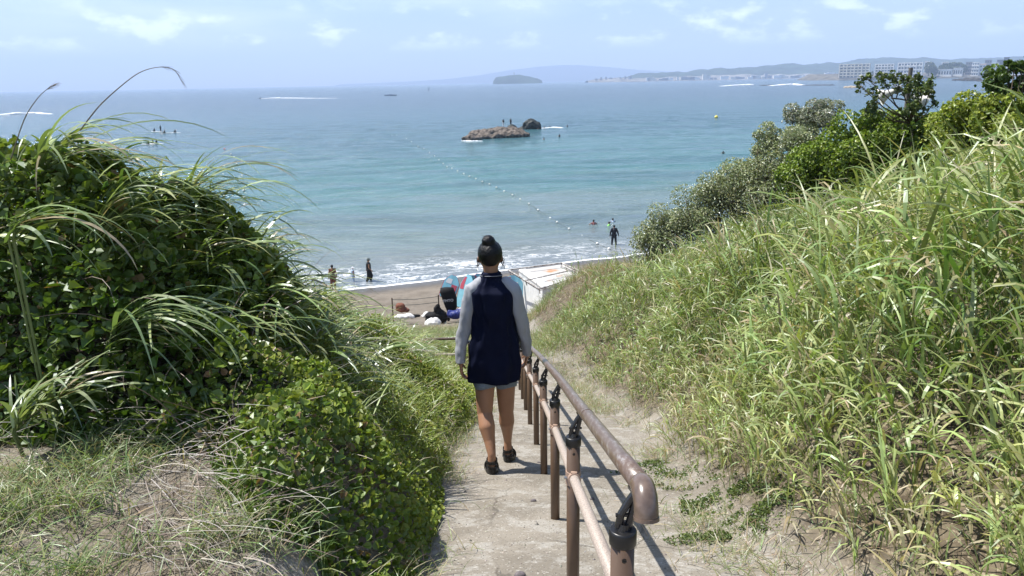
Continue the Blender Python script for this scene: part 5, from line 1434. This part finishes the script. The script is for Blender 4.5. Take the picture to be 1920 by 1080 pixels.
# headland, its sea wall and its trees
xs0, xs1 = at_y(1556, 140, TD).x, at_y(2300, 140, TD).x
b = MB(); n_ = 60; rr = []
for i in range(n_ + 1):
    t = i / n_; x = xs0 + (xs1 - xs0) * t; k_ = min(1, t * 30); j = random.uniform(-1, 1)
    hh = 3.8 * k_ + .1
    rr.append([Vector((x, TD - 22 + j * 3, -3)), Vector((x, TD - 16 + j * 2, hh * .6)), Vector((x, TD - 6, hh)), Vector((x, TD + 60, hh + 6 * k_)), Vector((x, TD + 260, hh + 14 * k_)), Vector((x, TD + 300, -3))])
b.loft(rr); tag(b.build('headland', mat('headland_rock', (.13, .12, .10), .9, .1, noise=.5, nscale=.06), None, True), kind='structure')
b = MB(); b.box(((at_y(1572, 140, TD).x + at_y(1735, 140, TD).x) / 2, TD - 7, 4.2), (at_y(1735, 140, TD).x - at_y(1572, 140, TD).x, 1.5, 5.5))
tag(b.build('sea_wall', m_wallst, None, origin=((at_y(1572, 140, TD).x + at_y(1735, 140, TD).x) / 2, TD - 7, 0)), 'long pale sea wall below the three apartment blocks', 'wall')
m_crownf = mat('far_foliage', (.045, .065, .03), .9, .1, noise=.5, nscale=.15); m_trunkf = mat('far_trunk', (.09, .07, .05), .9)
def far_tree(px, ytop, wpx, label, D=TD - 2, zb=4.0):
    x = at_y(px, 140, D).x; zt = at_y(px, ytop, D).z; w = wpx / F * D * 1.05; h = zt - zb
    r_ = empty('tree', (x, D, zb), label, 'tree', 'trees along the far shore')
    b = MB(); b.tube([(x, D, zb - 1), (x, D, zb + h * .6)], [w * .05 + .3, .3], 6); b.build('trunk', m_trunkf, r_)
    n = 420; a = rng.normal(size=(n, 3)); a /= np.linalg.norm(a, axis=1, keepdims=True); a *= (.65 + .4 * rng.random((n, 1)))
    P_ = np.array([0, 0, h * .58])[None] + a * np.array([w * .5, w * .45, h * .42])[None]
    c = jitter(lerpc((.030, .050, .020), (.085, .115, .04), rng.random(n)), .3)
    V, Q, C = leaves(P_, rng.uniform(w * .10, w * .2, n), rng.normal(size=(n, 3)) + np.array([0, -.3, .8]), c, .9)
    o = np_mesh('crown', V, Q, M_LEAF, C); o.parent = r_
for i, (px, yt, w, lb, D_, zb_) in enumerate(((1741, 116, 16, 'large dark tree right of the third apartment block', TD + 20, 8), (1748, 121, 12, 'tree between the knoll and the shore sheds', TD, 5), (1752, 127, 12, 'low bushy tree at the shore left of the sheds', TD, 4),
     (1770, 119.5, 18, 'tree crown in front of the pale house on the knoll', TD + 80, 12), (1784, 116.5, 18, 'broad tree at the middle of the knoll', TD + 90, 12), (1796, 117.5, 16, 'tree on the right side of the knoll', TD + 90, 12), (1806, 121, 12, 'small tree left of the grey building', TD + 40, 8),
     (1763, 124, 12, 'low tree above the first white shed', TD + 20, 7), (1778, 124, 14, 'low tree above the gap between the sheds', TD + 20, 7), (1792, 123.5, 14, 'low tree above the second white shed', TD + 20, 7), (1849, 126, 8, 'small tree between the white house and the villa', TD - 2, 4), (1905, 112, 16, 'tall tree behind the house at the right end', TD + 60, 6), (1895, 118, 12, 'tree right of the dark tower', TD + 40, 6), (1635, 133, 5, 'small shrub in the gap between the first two blocks', TD - 4, 4))):
    far_tree(px, yt, w, lb, D_, zb_)
# scattered pale buildings of the town far behind
for i in range(46):
    px = 1215 + 350 * ((i * .6180339) % 1); D_ = 4560; p = at_y(px, 146 - (px - 1215) * .016, D_); w = random.uniform(12, 34); h = random.uniform(8, 20) * (1.6 if i % 7 == 0 else 1)
    b = MB(); b.box((p.x, D_, 3 + h / 2), (w, 14, h)); b.box((p.x, D_, 3 + h + .8), (w + 1, 15, 1.6))
    tag(b.build('building', [m_bw, m_bc, m_bg][i % 3], None, origin=(p.x, D_, 0)), 'tiny ' + ('white', 'cream', 'grey')[i % 3] + ' building on the far shore below the wooded hills', 'building', 'tiny buildings on the far shore')
# lighthouse on the island
p = at_y(964, 141, 5200); b = MB(); b.tube([(p.x, 5200, p.z - 10), (p.x, 5200, p.z + 12)], [3, 2.2], 10); b.tube([(p.x, 5200, p.z + 12), (p.x, 5200, p.z + 14), (p.x, 5200, p.z + 18)], [4.5, 4.5, 1], 10)
tag(b.build('lighthouse_tower', m_bg, None, origin=(p.x, 5200, p.z - 10)), 'thin observation tower on top of the island', 'tower')
for px_ in range(1118, 1186, 9):
    p = at_y(px_, 148, 4650); h = random.uniform(14, 30); b = MB(); b.box((p.x, 4650, 3 + h / 2), (random.uniform(10, 22), 14, h)); b.box((p.x, 4650, 4 + h), (8, 8, 3))
    tag(b.build('tower_block', m_bg, None, origin=(p.x, 4650, 0)), 'hazy tower block on the far shore right of the island', 'building', 'hazy tower blocks right of the island')
# ------------------------------------------------------------------ shrubs on the right-hand bank
rng = np.random.default_rng(5)
m_branch = mat('shrub_branch', (.11, .085, .06), .85, .1, noise=.3, nscale=30)
def shrub(px, py, yy, rx, rz_, n, leaf, cA, cB, label, ry=None, M=None, lumps=9, aspect=.55, up=.5, ground_to=None, name='shrub', sparse=False, seed=0):
    g = np.random.default_rng(seed + 900); global rng; rng = g
    c = at_y(px, py, yy); rx *= 1.12; ry = ry or rx; zb = min(gz(c.x, yy), c.z - .2)
    r_ = empty(name, (c.x, yy, zb), label, 'shrub' if name == 'shrub' else 'tree')
    L = g.normal(size=(lumps, 3)); L /= np.linalg.norm(L, axis=1, keepdims=True); L *= (g.uniform(.25, .85, lumps))[:, None]
    L[:, 2] = np.abs(L[:, 2]) * .9 - .15
    cen = L * np.array([rx, ry, rz_]); rad = g.uniform(.24, .46, lumps) * min(rx, rz_)
    cen[:, 2] -= rz_ * .35 * (g.random(lumps) < .4)
    if sparse: rad *= .62
    k = g.integers(0, lumps, n); a = g.normal(size=(n, 3)); a /= np.linalg.norm(a, axis=1, keepdims=True)
    rr = rad[k] * np.clip(1 - np.abs(g.normal(0, .18, n)), .15, 1.3)
    rr *= 1 + .25 * (g.random(n) < .06)
    P_ = cen[k] + a * rr[:, None] * np.array([1, 1, .85])
    P_[:, 2] += c.z - zb
    if not sparse:
        m2 = int(n * .42); k2 = g.integers(0, lumps, m2); f = g.random(m2)       # leaves hanging down to the ground
        Pd = cen[k2] * np.array([1, 1, 0]) + g.normal(0, .6, (m2, 3)) * rad[k2][:, None]; Pd[:, 2] = (c.z - zb + cen[k2, 2]) * f
        P_[:m2] = Pd; a[:m2] = g.normal(size=(m2, 3))
    col_ = jitter(lerpc(cA, cB, np.clip(g.random(n) * .9 + .2 * a[:, 2], 0, 1)), .2)
    nr = a * .7 + g.normal(size=(n, 3)) * .6 + np.array([-.1, -.1, up])
    V, Q, C = leaves(P_, g.uniform(leaf * .7, leaf * 1.3, n), nr, col_, aspect)
    o = np_mesh('foliage', V, Q, M or M_LEAF, C); o.parent = r_
    b = MB(); h = c.z - zb
    for i in range(lumps):
        e = Vector(cen[i]) + Vector((0, 0, h)); s_ = Vector((g.uniform(-.06, .06), g.uniform(-.06, .06), -.1)); m = s_.lerp(e, .55) + Vector((g.uniform(-.08, .08), g.uniform(-.08, .08), .04))
        b.tube([s_, m, e], [.022, .013, .005], 6)
        for j in range(4):
            q = m.lerp(e, g.uniform(.2, 1)); d = Vector(g.normal(size=3)).normalized() * rad[i] * 1.0; b.tube([q, q + d * .5 + Vector((0, 0, .02)), q + d], [.006, .004, .002], 5)
    o2 = b.build('branches', m_branch, None, True); o2.parent = r_
    return r_
SA, SB = (.15, .18, .07), (.46, .49, .28)
GA, GB = (.075, .125, .018), (.25, .33, .045)
YA, YB = (.13, .18, .022), (.34, .38, .06)
M_S = M_SILV
T = [
 (1228, 438, 19.5, .62, .62, 3800, .06, SA, SB, 'silvery shrub at the lowest seaward end of the right bank', M_S),
 (1272, 408, 19, .75, .70, 4600, .06, SA, SB, 'silvery shrub second from the seaward end of the bank', M_S),
 (1330, 372, 18.5, .85, .85, 5600, .06, SA, SB, 'silvery shrub in the middle of the seaward slope, third from its end', M_S),
 (1392, 335, 18, .85, .90, 5600, .06, SA, SB, 'silvery shrub on the slope below the leafy green bush', M_S),
 (1438, 262, 17.5, .42, .65, 3000, .055, SA, SB, 'narrow silvery shrub left of the round silver crown', M_S),
 (1450, 330, 17, .8, .9, 5000, .06, SA, SB, 'grey-green shrub between silver slope shrubs and the green bush', M_S),
 (1522, 212, 17, .62, .55, 5200, .055, (.14, .16, .09), (.42, .43, .32), 'round pale silver crown rising highest above the green bush', M_S),
 (1500, 262, 16.6, .6, .6, 3800, .055, SA, SB, 'silvery shrub directly below the round silver crown', M_S),
 (1515, 315, 15.5, .80, .80, 5600, .065, GA, GB, 'dark leafy green bush in front of the silver shrubs', None),
 (1580, 275, 15, .85, .80, 6200, .065, GA, GB, 'broad bright green bush left of the loudspeaker pole', None),
 (1648, 245, 14.5, .75, .70, 5400, .065, GA, GB, 'green bush right under the left loudspeaker', None),
 (1715, 255, 14, .75, .60, 5000, .065, GA, GB, 'dark green bush at the foot of the loudspeaker pole', None),
 (1790, 245, 12.5, .70, .45, 4800, .055, YA, YB, 'low yellow-green bush right of the loudspeaker pole', None),
 (1850, 215, 11.5, .70, .50, 5200, .055, YA, YB, 'yellow-green bush mound below the dark tree at right edge', None),
 (1915, 205, 10.5, .60, .50, 4600, .055, YA, YB, 'yellow-green bush at the right edge of the view', None),
]
for i, (px, py, yy, rx, rz_, n, lf, ca_, cb_, lb, M_) in enumerate(T):
    shrub(px, py, yy, rx, rz_, int(n * 1.7), lf * .95, ca_, cb_, lb, M=M_, lumps=18, aspect=.5 if M_ else .8, seed=i)
shrub(1908, 150, 10.8, .40, .34, 2400, .06, (.035, .065, .015), (.11, .17, .035), 'dark leafy tree top at the right edge above the yellow-green bushes', lumps=16, aspect=.75, sparse=False, seed=40, name='tree')
shrub(1916, 118, 10.6, .22, .26, 900, .055, (.035, .065, .015), (.10, .16, .035), 'small dark leafy sprig topmost at the right edge', lumps=5, aspect=.75, sparse=True, seed=41)
# sparse small tree grown round the loudspeaker pole: twisting limbs with leaf tufts at their ends
def sparse_tree(yy, trunk_px, tufts, label):
    g = np.random.default_rng(3); global rng; rng = g
    c = at_y(*trunk_px, yy); zb = gz(c.x, yy); r_ = empty('tree', (c.x, yy, zb), label, 'tree'); o_ = Vector((c.x, yy, zb))
    b = MB(); P_, A_, Sz = [], [], []
    fork = c - o_
    b.tube([(0, 0, -.1), (.05, 0, fork.z * .5), tuple(fork)], [.035, .03, .022], 8)
    for (px, py, rad, n) in tufts:
        e = at_y(px, py, yy + g.uniform(-.25, .25)) - o_
        m = fork.lerp(e, .5) + Vector((g.uniform(-.06, .06), g.uniform(-.1, .1), g.uniform(-.12, .02)))
        b.tube([fork, m, e], [.014, .010, .005], 6)
        for j in range(7):
            d = Vector(g.normal(size=3)).normalized() * rad * .9; q = m.lerp(e, g.uniform(.6, 1)); b.tube([q, q + d * .6, e + d], [.004, .003, .002], 5)
            for _ in range(n // 9):
                p = (q if g.random() < .25 else e) + d * g.uniform(.4, 1.15) + Vector(g.normal(size=3)) * rad * .22; P_.append(tuple(p))
    P_ = np.array(P_); n = len(P_)
    V, Q, C = leaves(P_, g.uniform(.05, .085, n), g.normal(size=(n, 3)) * .8 + np.array([-.2, -.3, .5]), jitter(lerpc((.045, .07, .025), (.15, .19, .06), g.random(n)), .25), .75)
    o = np_mesh('foliage', V, Q, M_LEAF, C); o.parent = r_
    b2 = b.build('branches', m_branch, None, True); b2.parent = r_
sparse_tree(13.6, (1712, 232), [(1612, 160, .10, 50), (1624, 146, .08, 40), (1634, 172, .10, 60), (1634, 192, .10, 60), (1632, 202, .13, 110), (1655, 148, .12, 100), (1678, 144, .12, 100), (1698, 148, .10, 70), (1722, 150, .11, 90),
     (1738, 158, .14, 130), (1728, 168, .13, 110), (1742, 172, .10, 70), (1702, 165, .09, 60), (1720, 200, .16, 130), (1700, 205, .12, 90), (1748, 196, .09, 36), (1706, 222, .14, 110)], 'small wind-twisted tree with leaf tufts grown around the loudspeaker pole')
# loudspeaker pole with two white horns
m_pole = mat('weathered_pole', (.16, .15, .14), .6, .4, noise=.25, nscale=12); m_horn = mat('white_horn', (.74, .73, .70), .45, .4, noise=.12, nscale=8); m_drv = mat('grey_driver', (.22, .25, .28), .4, .5)
yy = 14.0; pt_, pb = at_y(1708, 127, yy), at_y(1698, 215, yy); zb = gz(pb.x, yy)
r_ = empty('loudspeaker_pole', (pb.x, yy, zb), 'weathered leaning pole carrying two white horn loudspeakers above the bushes', 'loudspeaker')
b = MB(); low = pb + (pb - pt_) * ((pb.z - zb + .1) / (pt_.z - pb.z)); b.tube([low, pb, pt_], [.042, .040, .036], 14); b.build('pole', m_pole, r_)
def horn(drv, mouth, R_, k):
    a, c = at_y(*drv, yy - .1 * k), at_y(*mouth, yy - .04 * k); d = c - a
    n_ = 11; P_, Rr = [], []
    for i in range(n_):
        t = i / (n_ - 1); P_.append(a + d * t); Rr.append(.045 + (R_ - .045) * t ** 1.7)
    for i in range(n_ - 1, 2, -1):
        t = i / (n_ - 1); P_.append(a + d * (t - .015)); Rr.append((.045 + (R_ - .045) * t ** 1.7) * .965 - .002)
    b = MB(); b.tube(P_, Rr, 26, caps=True); h_ = b.build('horn', m_horn, r_, True)
    b = MB(); b.tube([c - d.normalized() * .012, c + d.normalized() * .006], [R_ * 1.015, R_ * 1.03], 26, caps=False); rim = b.build('horn_rim', m_horn, r_, True); rim.parent = h_
    b = MB(); b.tube([a - d.normalized() * .14, a - d.normalized() * .13, a - d.normalized() * .01, a], [.05, .065, .065, .045], 18); dr = b.build('driver', m_drv, r_); dr.parent = h_
    return a
a1_ = horn((1676, 171), (1650, 182), .15, 1); a2_ = horn((1706, 178), (1735, 191), .15, -1)
b = MB(); q0 = at_y(1699, 188, yy); b.tube([q0, at_y(1690, 186, yy - .1), at_y(1671, 184, yy - .15)], .014, 8); b.tube([at_y(1673, 185, yy - .15), a1_ + Vector((-.03, 0, -.03))], .012, 8); b.tube([at_y(1680, 185, yy - .15), a1_ + Vector((.08, 0, -.02))], .012, 8); b.tube([q0, a2_], .012, 8)
b.tube([at_y(1674, 161, yy), at_y(1703, 161, yy)], .010, 8)
b.build('bracket', m_pole, r_)

# ------------------------------------------------------------------ hut roof and gear on the beach
m_hutw = mat('white_painted_panel', (.72, .72, .70), .6, .3, noise=.10, nscale=3)
def hut_roof_mat():
    m = mat('dusty_roof', (.46, .45, .43), .8, .2, noise=.12, nscale=2.5)
    nt = m.node_tree; n, L = nt.nodes, nt.links; b = n['Principled BSDF']; old = b.inputs['Base Color'].links[0].from_socket
    t = n.new('ShaderNodeTexCoord'); z = n.new('ShaderNodeTexNoise'); z.inputs['Scale'].default_value = .9; z.inputs['Detail'].default_value = 5
    mp = n.new('ShaderNodeMapping'); mp.inputs['Location'].default_value = (3.2, 1.1, 0); L.new(t.outputs['Object'], mp.inputs[0]); L.new(mp.outputs[0], z.inputs['Vector'])
    r = n.new('ShaderNodeMapRange'); r.inputs[1].default_value = .60; r.inputs[2].default_value = .72; L.new(z.outputs['Fac'], r.inputs[0])
    x = n.new('ShaderNodeMix'); x.data_type = 'RGBA'; x.inputs[7].default_value = (.42, .22, .12, 1); L.new(r.outputs[0], x.inputs[0]); L.new(old, x.inputs[6]); L.new(x.outputs[2], b.inputs['Base Color']); return m
ZR = 3.2
cA_, cB_, cC_, cD_ = at_z(973, 507, ZR), at_z(1055, 496, ZR), at_z(1098, 520, ZR), at_z(1017, 539, ZR)
r_ = empty('beach_hut', (cD_.x, cD_.y, gz(cD_.x, cD_.y)), 'low white flat roofed beach hut with a rust mark on its roof', 'hut')
def prism(b, pts_, z0, z1):
    n_ = len(pts_); V = [Vector((p.x, p.y, z0)) for p in pts_] + [Vector((p.x, p.y, z1)) for p in pts_]
    b.add(V, [tuple(range(n_ - 1, -1, -1)), tuple(range(n_, 2 * n_))] + [(i, (i + 1) % n_, n_ + (i + 1) % n_, n_ + i) for i in range(n_)])
ring_ = [cD_, cC_, cB_, cA_]
b = MB(); prism(b, ring_, .8, ZR - .06); b.build('wall', m_hutw, r_)
mc = (cA_ + cB_ + cC_ + cD_) / 4
b = MB(); prism(b, [mc.lerp(p, 1.02) for p in ring_], ZR - .058, ZR + .0); roof_ = b.build('roof', hut_roof_mat(), r_)
b = MB()
for p, q in ((cD_, cA_),):
    d = (q - p).normalized(); s_ = Vector((d.y, -d.x, 0)); b.add([p + s_ * 0 + Vector((0, 0, 0)), q, q + s_ * .34, p + s_ * .34, p + Vector((0, 0, .05)), q + Vector((0, 0, .05)), q + s_ * .34 + Vector((0, 0, .05)), p + s_ * .34 + Vector((0, 0, .05))], [(3, 2, 1, 0), (4, 5, 6, 7), (0, 1, 5, 4), (1, 2, 6, 5), (2, 3, 7, 6), (3, 0, 4, 7)])
ed = b.build('roof_edge', mat('white_trim', (.80, .80, .79), .5), r_); ed.parent = roof_
m_pipe = mat('rusty_white_pipe', (.42, .40, .37), .5, .4, noise=.6, nscale=6, dark=(.12, .09, .07))
ZF = ZR + .22
f1, f2, f3, f4 = at_z(953, 506, ZF), at_z(1053, 493, ZF), at_z(1100, 514, ZF), at_z(1011, 542, ZF)
r_ = empty('pipe_frame', (f4.x, f4.y, ZF - .2), 'rusty white pipe frame lying over the flat hut roof', 'frame')
def pipe(a, c, nm='bar', r=.03, off=Vector((0, 0, 0))): b = MB(); b.tube([a + off, c + off], r, 10); return b.build(nm, m_pipe, r_)
for a, c in ((f1, f2), (f2, f3), (f4, f3), (f1, f4)): pipe(a, c, 'rail'); 
inn = (f1 + f2 + f3 + f4) / 4
for a, c in ((f2, f3), (f4, f3), (f1, f4)): pipe(a.lerp(inn, .05), c.lerp(inn, .05), 'inner_rail', .022, Vector((0, 0, -.10)))
pipe(f1.lerp(f4, .58), f2.lerp(f3, .58), 'cross_bar', .028)
for q in (f1, f2, f3, f4, f1.lerp(f4, .58), f2.lerp(f3, .58)): pipe(q.lerp(inn, .06) + Vector((0, 0, -.24)), q, 'support', .022)
# paddleboards standing nose up
m_sky = mat('light_blue_board', (.26, .58, .70), .4, .4, noise=.12, nscale=5); m_redp = mat('red_panel', (.50, .10, .14), .5, .3); m_teal = mat('dark_teal_board', (.035, .13, .16), .5, .3)
def stand_board(px_top, py_top, px_bot, py_bot, yy, W_, T_, label, under, twist=0.0, red=True):
    a, c = at_y(px_bot, py_bot, yy), at_y(px_top, py_top, yy + .35); ax = (c - a).normalized(); L = (c - a).length
    s_ = Vector((math.cos(twist), math.sin(twist), 0)); s_ = (s_ - ax * s_.dot(ax)).normalized(); nn = ax.cross(s_); nn = nn if nn.y < 0 else -nn
    r_ = empty('paddleboard', a, label, 'paddleboard', 'paddleboards stood up on the beach')
    def prof(t): return W_ * .5 * min(1, (1 - t + .015) ** .5 * 1.75) * (1 if t > .1 else .8 + 2 * t)
    def slab(t0, t1, w0, w1, off, th, nm, m, par=None):
        b = MB(); rr = []; n_ = 14
        for i in range(n_ + 1):
            t = t0 + (t1 - t0) * i / n_; w = prof(t); p = a + ax * L * t + nn * off
            rr.append([p + s_ * w * w0, p + s_ * w * w1, p + s_ * w * w1 + nn * th, p + s_ * w * w0 + nn * th])
        b.loft(rr); o = b.build(nm, m, r_); 
        if par is not None: o.parent = par
        return o
    bd_ = slab(0, 1, -1, 1, -T_, T_ * .99, 'board', under)
    dk = slab(.02, .985, -.93, .93, 0, .012, 'deck', m_sky, bd_)
    if red: slab(.18, .62, .10, .80, .013, .006, 'red_panel', m_redp, bd_); slab(.62, .82, -.7, .0, .013, .006, 'white_panel', m_boardw, bd_)
    else: slab(.55, .92, -.85, -.35, .013, .006, 'red_panel', m_redp, bd_); slab(.45, .7, -.2, .5, .013, .006, 'white_panel', m_boardw, bd_)
    return r_
stand_board(852, 516, 836, 560, 33, .75, .14, 'light blue paddleboard with red panel, leftmost of those stood on the beach', m_redp)
stand_board(880, 515, 866, 578, 33.4, .78, .30, 'light blue paddleboard with dark teal side beside the woman', m_teal, -.5, red=False)
stand_board(897, 513, 893, 570, 34, .75, .14, 'light blue paddleboard with a pink nose mostly behind the woman', m_redp, .2, red=False)
stand_board(962, 516, 962, 560, 34.5, .95, .14, 'pale blue paddleboard showing right of the woman by the hut', m_sky, .1, red=False)
m_blackc = mat('black_fabric', (.012, .012, .013), .8, .2); m_cool = mat('dark_blue_tarp', (.02, .035, .20), .5, .4, noise=.4, nscale=8); m_whitef = mat('white_fabric', (.66, .65, .63), .8, .2, noise=.15, nscale=6)
# black cover hanging in front
c0 = at_y(843, 545, 32.4); r_ = empty('board_cover', at_y(845, 600, 32.4), 'black fabric cover with small white lettering hanging below the leftmost paddleboard', 'cover')
b = MB(); rr = []
for (px, py, w, d) in ((838, 540, .28, .16), (838, 548, .34, .2), (842, 560, .33, .18), (846, 575, .26, .14), (846, 584, .18, .10), (842, 594, .09, .06), (841, 602, .05, .04)):
    c = at_y(px, py, 32.4); rr.append([c + Vector((math.cos(a) * w * (1 + .08 * math.sin(3 * a + py)), math.sin(a) * d, 0)) for a in [u * 2 * math.pi / 24 for u in range(24)]])
b.loft(rr); cv = b.build('cover', m_blackc, r_, True)
ft = bpy.data.curves.new('lettering', 'FONT'); ft.body = 'FMTO'; ft.size = .17; ft.extrude = .004; ft.align_x = 'CENTER'
ft.materials.append(m_white); f0_ = bpy.data.objects.new('lettering_curve', ft); fo = bpy.data.objects.new('lettering', bpy.data.meshes.new_from_object(f0_)); bpy.data.objects.remove(f0_); col.objects.link(fo); fo.parent = r_; fo.location = at_y(841, 566, 32.18) - Vector(r_.location); fo.rotation_euler = (R(90), R(-6), 0)
def bundle(px, py, yy, parts_, m, label, name, cat, vox=.03):
    c = at_y(px, py, yy); z0 = gz(c.x, yy); b = MB()
    for (dx, dy, dz, rx, ry, rz_) in parts_: b.ell((c.x + dx, yy + dy, max(c.z, z0) + dz), (rx, ry, rz_), 14, 9, Matrix.Rotation(dx, 3, 'Y'))
    o = b.build(name, m, None, origin=(c.x, yy, z0)); remesh(o, vox)
    d = o.modifiers.new('creases', 'DISPLACE'); t = bpy.data.textures.new('crease_noise', 'CLOUDS'); t.noise_scale = .18; d.texture = t; d.strength = .09
    tag(o, label, cat); return o
bundle(812, 600, 31.5, [(0, 0, .02, .34, .26, .34), (.30, .05, .10, .34, .26, .36), (.2, 0, .48, .16, .14, .26), (.02, 0, .22, .38, .26, .14)], m_blackc, 'heap of black bags and wetsuits below the board cover', 'bag_heap', 'bags')
bundle(800, 590, 31.7, [(0, 0, 0, .16, .14, .15), (-.06, 0, -.05, .2, .14, .06)], m_whitef, 'round white bag leaning on the left of the black heap', 'white_bag', 'bag')
o = bundle(811, 622, 30.8, [(0, 0, 0, .33, .26, .30), (.14, 0, .02, .26, .24, .30)], m_whitef, 'big white sack with dark print in front of the black heap', 'white_sack', 'sack')
b = MB(); q = at_y(811, 620, 30.55)
for dx, dz, w, h in ((-.02, .06, .05, .14), (.05, .04, .04, .16), (.12, .02, .05, .10), (.03, -.08, .14, .03)): b.box((q.x + dx, q.y, q.z + dz), (w, .02, h))
pr = b.build('dark_print', m_blackc, None, origin=o.location); pr.parent = o; pr.location = (0, 0, 0)
bundle(852, 592, 32.0, [(0, 0, .05, .34, .24, .2), (.24, 0, .12, .24, .2, .2), (-.18, 0, .08, .16, .14, .2)], m_cool, 'crumpled dark blue tarp between the cover and the woman', 'tarp', 'tarp')
bundle(832, 608, 31.6, [(0, 0, 0, .13, .1, .34), (.03, 0, -.25, .24, .16, .14)], m_whitef, 'pale towel draped beside the black heap', 'towel', 'towel')
bundle(865, 585, 32.6, [(0, 0, 0, .25, .2, .2), (.2, 0, .1, .2, .2, .2)], m_whitef, 'white cloth bundle right of the blue tarp', 'cloth_bundle', 'cloth')
bundle(751, 574, 31.8, [(0, 0, 0, .22, .18, .16), (.08, 0, -.16, .3, .2, .12)], m_brown, 'dark brown bag lying at the edge of the left mound', 'beach_bag', 'bag')
bundle(755, 594, 31.2, [(0, 0, 0, .38, .2, .11), (.3, 0, .03, .22, .16, .1)], m_whitef, 'white rolled mat on the sand near the dark brown bag', 'rolled_mat', 'mat')
bundle(778, 592, 31.4, [(0, 0, 0, .16, .12, .08), (.15, 0, .01, .1, .08, .07)], m_blackc, 'small black pouch at the right end of the rolled mat', 'pouch', 'pouch')
# two ropes strung along the beach
q1, q2 = at_y(735, 562, 33), at_y(822, 556, 33); r_ = empty('rope_barrier', (q2.x, 33, gz(q2.x, 33)), 'two dark ropes strung low across the beach to the board heap', 'rope')
for dz, nm in ((0, 'rope'), (-.26, 'rope')):
    b = MB(); b.tube([q1 + Vector((0, 0, dz)), (q1 + q2) / 2 + Vector((0, 0, dz - .05)), q2 + Vector((0, 0, dz))], .014, 6); b.build(nm, m_rope, r_)
for q in (q1, q2): b = MB(); b.tube([(q.x, 33, gz(q.x, 33) - .1), (q.x, 33, q.z + .08)], .03, 8); b.build('stake', m_post, r_)
# ------------------------------------------------------------------ the air
hz = MB(); hz.box((0, 6900, 250), (36000, 16400, 620))
hm = bpy.data.materials.new('haze'); hm.use_nodes = True
hm.node_tree.nodes.clear()
vp = hm.node_tree.nodes.new('ShaderNodeVolumePrincipled'); ho = hm.node_tree.nodes.new('ShaderNodeOutputMaterial')
vp.inputs['Color'].default_value = (.60, .74, 1.0, 1); vp.inputs['Density'].default_value = 1.45e-4
vp.inputs['Anisotropy'].default_value = 0.0
hm.node_tree.links.new(vp.outputs[0], ho.inputs['Volume'])
hzo = hz.build('haze', hm); tag(hzo, kind='stuff')
